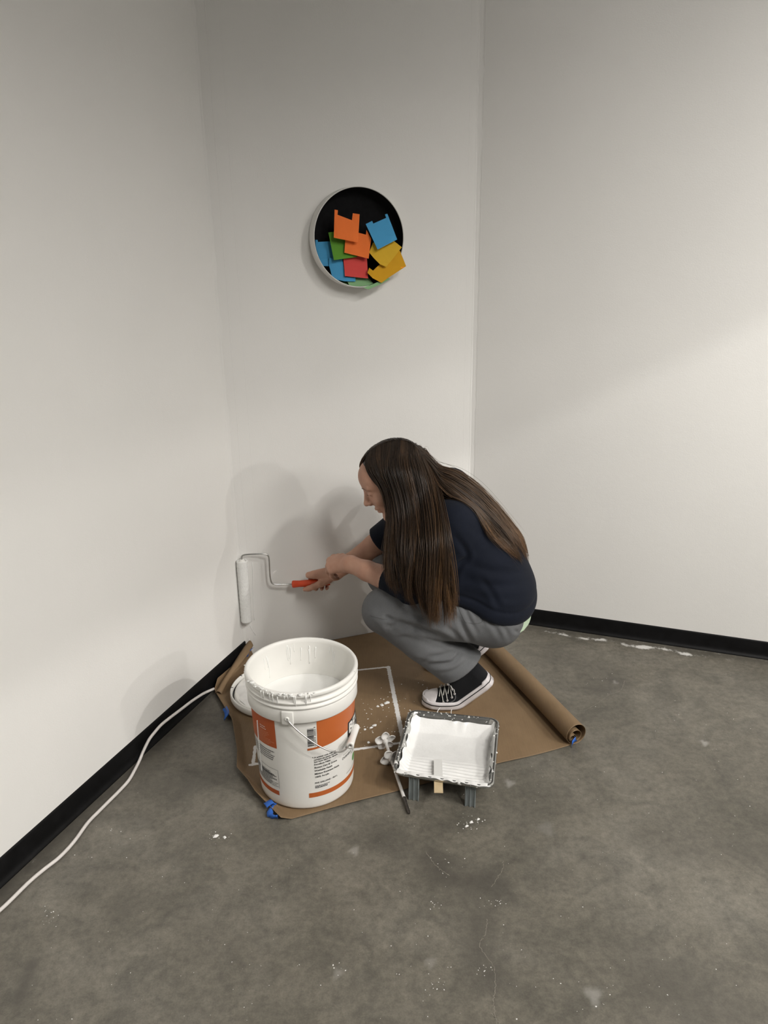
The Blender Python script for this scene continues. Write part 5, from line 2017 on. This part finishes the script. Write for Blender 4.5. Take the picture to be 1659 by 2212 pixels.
BACK = [                                        # the lock thrown over her back
    guide((880, 966, 2.302), (918, 975, 2.310), (944, 1006, 2.310), (985, 1017, 2.300), (1030, 1046, 2.290), (1072, 1088, 2.280), (1104, 1128, 2.270), (1126, 1172, 2.262), (1138, 1214, 2.258)),
    guide((890, 968, 2.302), (922, 990, 2.290), (944, 1018, 2.270), (980, 1032, 2.255), (1022, 1060, 2.240), (1062, 1100, 2.225), (1094, 1142, 2.215), (1115, 1182, 2.21), (1130, 1215, 2.21)),
    guide((900, 972, 2.302), (926, 1000, 2.270), (946, 1032, 2.235), (975, 1050, 2.210), (1012, 1076, 2.195), (1050, 1112, 2.180), (1082, 1150, 2.170), (1105, 1188, 2.165), (1124, 1216, 2.175)),
    guide((905, 975, 2.302), (930, 1010, 2.255), (948, 1046, 2.205), (968, 1070, 2.175), (1000, 1096, 2.160), (1035, 1128, 2.150), (1066, 1160, 2.145), (1096, 1194, 2.145), (1118, 1214, 2.160)),
]


def strands(guides, n, depth, seg, r0, spread=0.0035, wav=0.004, tipj=0.12, back_dir=np.array([0, 1.0, 0]), clumps=0, cwave=0.0):
    G = [catmull(g, seg) for g in guides]
    s = np.linspace(0, 1, seg)
    lat = np.array([1.0, 0.2, 0.1])
    CL = []
    for _ in range(clumps):
        CL.append((rng.uniform(0, len(G) - 1 - 1e-6), rng.uniform(0, 6.28), rng.uniform(3.5, 7.5), rng.uniform(0.3, 1.0) * cwave, abs(rng.normal(0, tipj)), rng.random(), rng.random()))
    out = []
    for _ in range(n):
        q = rng.uniform(0, len(G) - 1 - 1e-6)
        tone = rng.random()
        cl = None
        if clumps:
            cl = CL[int(np.argmin([abs(c[0] - q) + 0.25 * rng.random() for c in CL]))]
        def line(q_):
            i = int(q_)
            k = q_ - i
            return G[i] * (1 - k) + G[i + 1] * k
        base = line(q)
        j = rng.normal(0, 1, 3) * spread
        j2 = rng.normal(0, 1, 3) * spread * 1.2
        dl = rng.random()
        end = 1 - abs(rng.normal(0, tipj))
        if cl is not None:                       # hairs of a lock draw together towards its tip
            w = (np.clip((s - 0.45) / 0.5, 0, 1) ** 1.2 * 0.88)[:, None]
            base = base * (1 - w) + line(cl[0]) * w
            base = base + lat[None, :] * (cl[3] * np.sin(cl[1] + s * cl[2]) * np.clip((s - 0.35) / 0.5, 0, 1) ** 1.2)[:, None] + np.array([0, 1.0, 0])[None, :] * (cl[3] * 0.7 * np.cos(cl[1] + s * cl[2]) * np.clip((s - 0.35) / 0.5, 0, 1))[:, None]
            end = 1 - cl[4] - abs(rng.normal(0, 0.05))
            tone = 0.45 * tone + 0.55 * cl[5]
            dl = dl * 0.5 + cl[6] * 0.5
        dpt = dl ** 1.5 * depth
        ph, am = rng.uniform(0, 6.28), rng.uniform(0.2, 1.0) * wav
        P = base + np.minimum(1, s * 4)[:, None] * (j[None, :] + (j2[None, :] * (s ** 2)[:, None]) + back_dir * dpt)
        P = P + lat[None, :] * (am * np.sin(ph + s * rng.uniform(5, 11)) * s ** 1.4)[:, None]
        m_ = max(6, int(seg * max(0.5, end)))
        P = P[:m_]
        for _k in range(3):                      # keep every hair outside the scalp
            dd = ell(P.astype(np.float32), hd(-0.014, 0, 0.032), HR, (0.1005, 0.0800, 0.0810)).astype(float)
            lift = 0.0016 + 0.006 * dl
            need = np.where((dd < lift) & (np.arange(m_) < 0.6 * seg), lift - dd, 0.0)
            nv_ = P - hd(-0.014, 0, 0.032)
            nv_ /= np.linalg.norm(nv_, axis=1)[:, None]
            P = P + nv_ * need[:, None]
        R = r0 * rng.uniform(0.6, 1.3) * np.interp(np.linspace(0, 1, m_), [0, 0.1, 0.7, 1], [0.5, 1, 0.8, 0.12])
        out.append((P, R, tone))
    return out


def strand_mesh(lst, n=4):
    Vs, Fs, al, sd = [], [], [], []
    b = 0
    for P, R, rd in lst:
        T, A, B = frames(P, up=(0.3, -0.9, 0.2))
        th = np.arange(n) * 2 * np.pi / n
        V = P[:, None, :] + R[:, None, None] * (A[:, None, :] * np.cos(th)[None, :, None] * 0.6 + B[:, None, :] * np.sin(th)[None, :, None])
        m_ = len(P)
        Vs.append(V.reshape(-1, 3))
        i = np.arange(m_ - 1)[:, None] * n
        j = np.arange(n)[None, :]
        q = np.stack([i + j, i + (j + 1) % n, i + n + (j + 1) % n, i + n + j], -1).reshape(-1, 4)
        Fs.append(q + b)
        b += m_ * n
        al.append(np.repeat(np.linspace(0, 1, m_), n))
        sd.append(np.full(m_ * n, rd))
    return np.concatenate(Vs), np.concatenate(Fs), np.concatenate(al), np.concatenate(sd)


lst = strands(NEAR, 2500, 0.026, 44, 0.00120, clumps=17, cwave=0.028, tipj=0.12)
lst += strands(NEAR[2:], 500, 0.012, 44, 0.00115, clumps=8, cwave=0.030, tipj=0.05)
lst += strands(NEAR[:3], 300, 0.012, 44, 0.00115, clumps=8, cwave=0.010, tipj=0.10)
lst += strands(CROWN, 900, 0.004, 30, 0.00120, 0.002, wav=0.0015, tipj=0.05, back_dir=np.array([0, -0.6, -0.5]))
lst += strands(BACK, 1100, 0.012, 44, 0.00115, 0.004, wav=0.006, back_dir=np.array([0.1, 0.3, -0.7]), clumps=20, cwave=0.016, tipj=0.10)
# loose flyaway hairs
lst += strands(BACK, 60, 0.002, 44, 0.00035, 0.011, wav=0.020, back_dir=np.array([0.1, 0.0, 1.0]))
lst += strands(NEAR, 50, 0.002, 44, 0.00035, 0.007, wav=0.012, back_dir=np.array([0, -1.0, 0]))
lst += strands(CROWN, 40, 0.002, 30, 0.00030, 0.004, wav=0.006, back_dir=np.array([0, 0, 1.0]))
# hair lies on the clothes, never inside them
cnt = [len(q[0]) for q in lst]
allp = np.concatenate([q[0] for q in lst])
for fn in (shirt_sdf, trousers_sdf):
    dd = fn(allp.astype(np.float32)).astype(float)
    hit = np.nonzero(dd < 0.006)[0]
    X = allp[hit]
    for _k in range(4):
        d0_ = fn(X.astype(np.float32)).astype(float)
        g_ = np.stack([fn((X + np.eye(3)[i] * 0.003).astype(np.float32)) - d0_ for i in range(3)], 1)
        g_ /= np.linalg.norm(g_, axis=1)[:, None] + 1e-9
        need = np.maximum(0, 0.0045 + 0.004 * ((hit * 7919) % 101) / 101 - d0_)
        X = X + g_ * need[:, None]
    allp[hit] = X
o_ = 0
new = []
for (P_, R_, t_), n_ in zip(lst, cnt):
    Q_ = allp[o_:o_ + n_].copy()
    for _k in range(3):
        Q_[1:-1] = (Q_[:-2] + 2 * Q_[1:-1] + Q_[2:]) / 4
    new.append((Q_, R_, t_))
    o_ += n_
lst = new
Vs, Fs, al, sd = strand_mesh(lst)
V = np.concatenate([Vc, Vs])
Fq = np.concatenate([Fc, Fs + len(Vc)])
al = np.concatenate([np.full(len(Vc), 0.05), al])
sd = np.concatenate([np.full(len(Vc), 0.15), sd])
o = mesh_obj('hair', V, Fq, M['hair'], person, attrs={'along': al, 'strand': sd})
o['label'] = 'long loose brown hair'

# ------------------------------------------------------------------ paint roller held into the corner
rr = 0.0203
half = math.acos(np.clip(D_L @ -D_B * -1, -1, 1))
bis = nrm(N_L + N_B)
dist = (rr + 0.0008) / (bis @ N_B)
rb = C_L + bis * dist
zt, zb_ = 0.0, 0.0
d = ray(528, 1207)
# height where the roller axis passes the top and bottom pixels
def axis_z(py):
    z_ = np.linspace(0.05, 0.6, 1200)
    y_ = to_px(np.stack([np.full(1200, rb[0]), np.full(1200, rb[1]), z_], 1))[:, 1]
    return float(np.interp(-py, -y_[::1], z_)) if y_[0] < y_[-1] else float(np.interp(py, y_[::-1], z_[::-1]))
zt, zb_ = axis_z(1210), axis_z(1343)
roller = thing('paint_roller', 'paint roller with white cover and orange handle, held upright in the wall corner', 'roller', rb + UP * zb_)
M['nap'] = noisy('paint_soaked_nap', (0.82, 0.82, 0.80), (0.74, 0.74, 0.72), 160, 0.75, 0.9, 320, 0.002)
M['handle_orange'] = noisy('orange_red_grip', (0.60, 0.060, 0.012), (0.54, 0.05, 0.010), 30, 0.4)
prof = [(0.014, 0.003), (0.0185, 0.001), (0.0200, 0.004)] + [(rr - 0.0004 + 0.0006 * math.sin(k * 2.1), z_) for k, z_ in enumerate(np.linspace(0.008, zt - zb_ - 0.008, 40))] + [(0.0200, zt - zb_ - 0.004), (0.0185, zt - zb_ - 0.001), (0.014, zt - zb_ - 0.003), (0.0135, zt - zb_ - 0.010), (0.0135, 0.010)]
V, F = lathe(prof, rb + UP * zb_, n=48, closed=True)
mesh_obj('roller_cover', V, F, M['nap'], roller)
mesh_obj('end_cap', *lathe([(0.0, 0.0), (0.0130, 0.0), (0.0130, 0.006), (0.008, 0.009), (0.0065, 0.013), (0.0, 0.013)], rb + UP * (zt - 0.010), n=24), M['white_plastic'], roller)
top = rb + UP * (zt + 0.012)
g_in = GRIP0 + GD * 0.0
Yb = lambda px, k: at(px[0], px[1], (rb + (GRIP0 - rb) * k)[1])
P = [rb + UP * (zb_ + 0.03), rb + UP * (zt - 0.005), top + UP * 0.002, top + UP * 0.008 + (GRIP0 - rb) * [1, 1, 0] * 0.03, Yb((545, 1197), 0.15), Yb((572, 1196), 0.40), Yb((579, 1199), 0.46), Yb((581, 1206), 0.47), Yb((582, 1235), 0.49), Yb((584, 1254), 0.52),
     Yb((588, 1261), 0.56), Yb((600, 1263), 0.66), GRIP0 + GD * 0.008, GRIP0 - GD * 0.02]
wire = []
for a, b in zip(P[:-1], P[1:]):
    wire += [a + (b - a) * k for k in np.linspace(0, 1, 5)[:-1]]
wire.append(P[-1])
wire = np.array(wire)
for _ in range(3):
    wire[1:-1] = (wire[:-2] + 2 * wire[1:-1] + wire[2:]) / 4
mesh_obj('wire_frame', *tube(wire, 0.0030, 10), M['steel'], roller)
hl = np.linalg.norm(GRIP0 - GRIP1)
prof = [(0.0, 0.0), (0.0125, 0.0), (0.0135, 0.003), (0.0128, 0.012), (0.0118, 0.026), (0.0128, 0.045), (0.0140, 0.070), (0.0132, 0.095), (0.0118, hl - 0.006), (0.0108, hl - 0.003), (0.0, hl - 0.003)]
mesh_obj('handle', *lathe(prof, GRIP0, axis=-GD, n=32), M['handle_orange'], roller)
prof = [(0.0, 0.0), (0.0112, 0.0), (0.0118, 0.002), (0.0118, 0.011), (0.0085, 0.013), (0.0080, 0.006), (0.0, 0.006)]
o = mesh_obj('threaded_end', *lathe(prof, GRIP0 - GD * (hl - 0.004), axis=-GD, n=28), M['white_plastic'], roller)
o['label'] = 'white threaded end'

# fresh streaks left beside the roller
parts = []
for k, (x0, y0, x1, y1) in enumerate(((545, 1215, 549, 1340), (540, 1352, 552, 1372), (536, 1378, 541, 1390))):
    a, b = wall_pt(x0, y0, 'B', 0.0004), wall_pt(x1, y1, 'B', 0.0004)
    P = [a + (b - a) * q + D_B * 0.0006 * math.sin(q * 9 + k) for q in np.linspace(0, 1, 16)]
    parts.append(tube(P, np.linspace(0.0016, 0.0010, 16), 8))
V, F = combine(parts)
o = mesh_obj('fresh_paint', V, F, M['wet_paint'])
tag(o, 'ridges of fresh white paint on the wall beside the roller', 'paint', None, 'stuff')
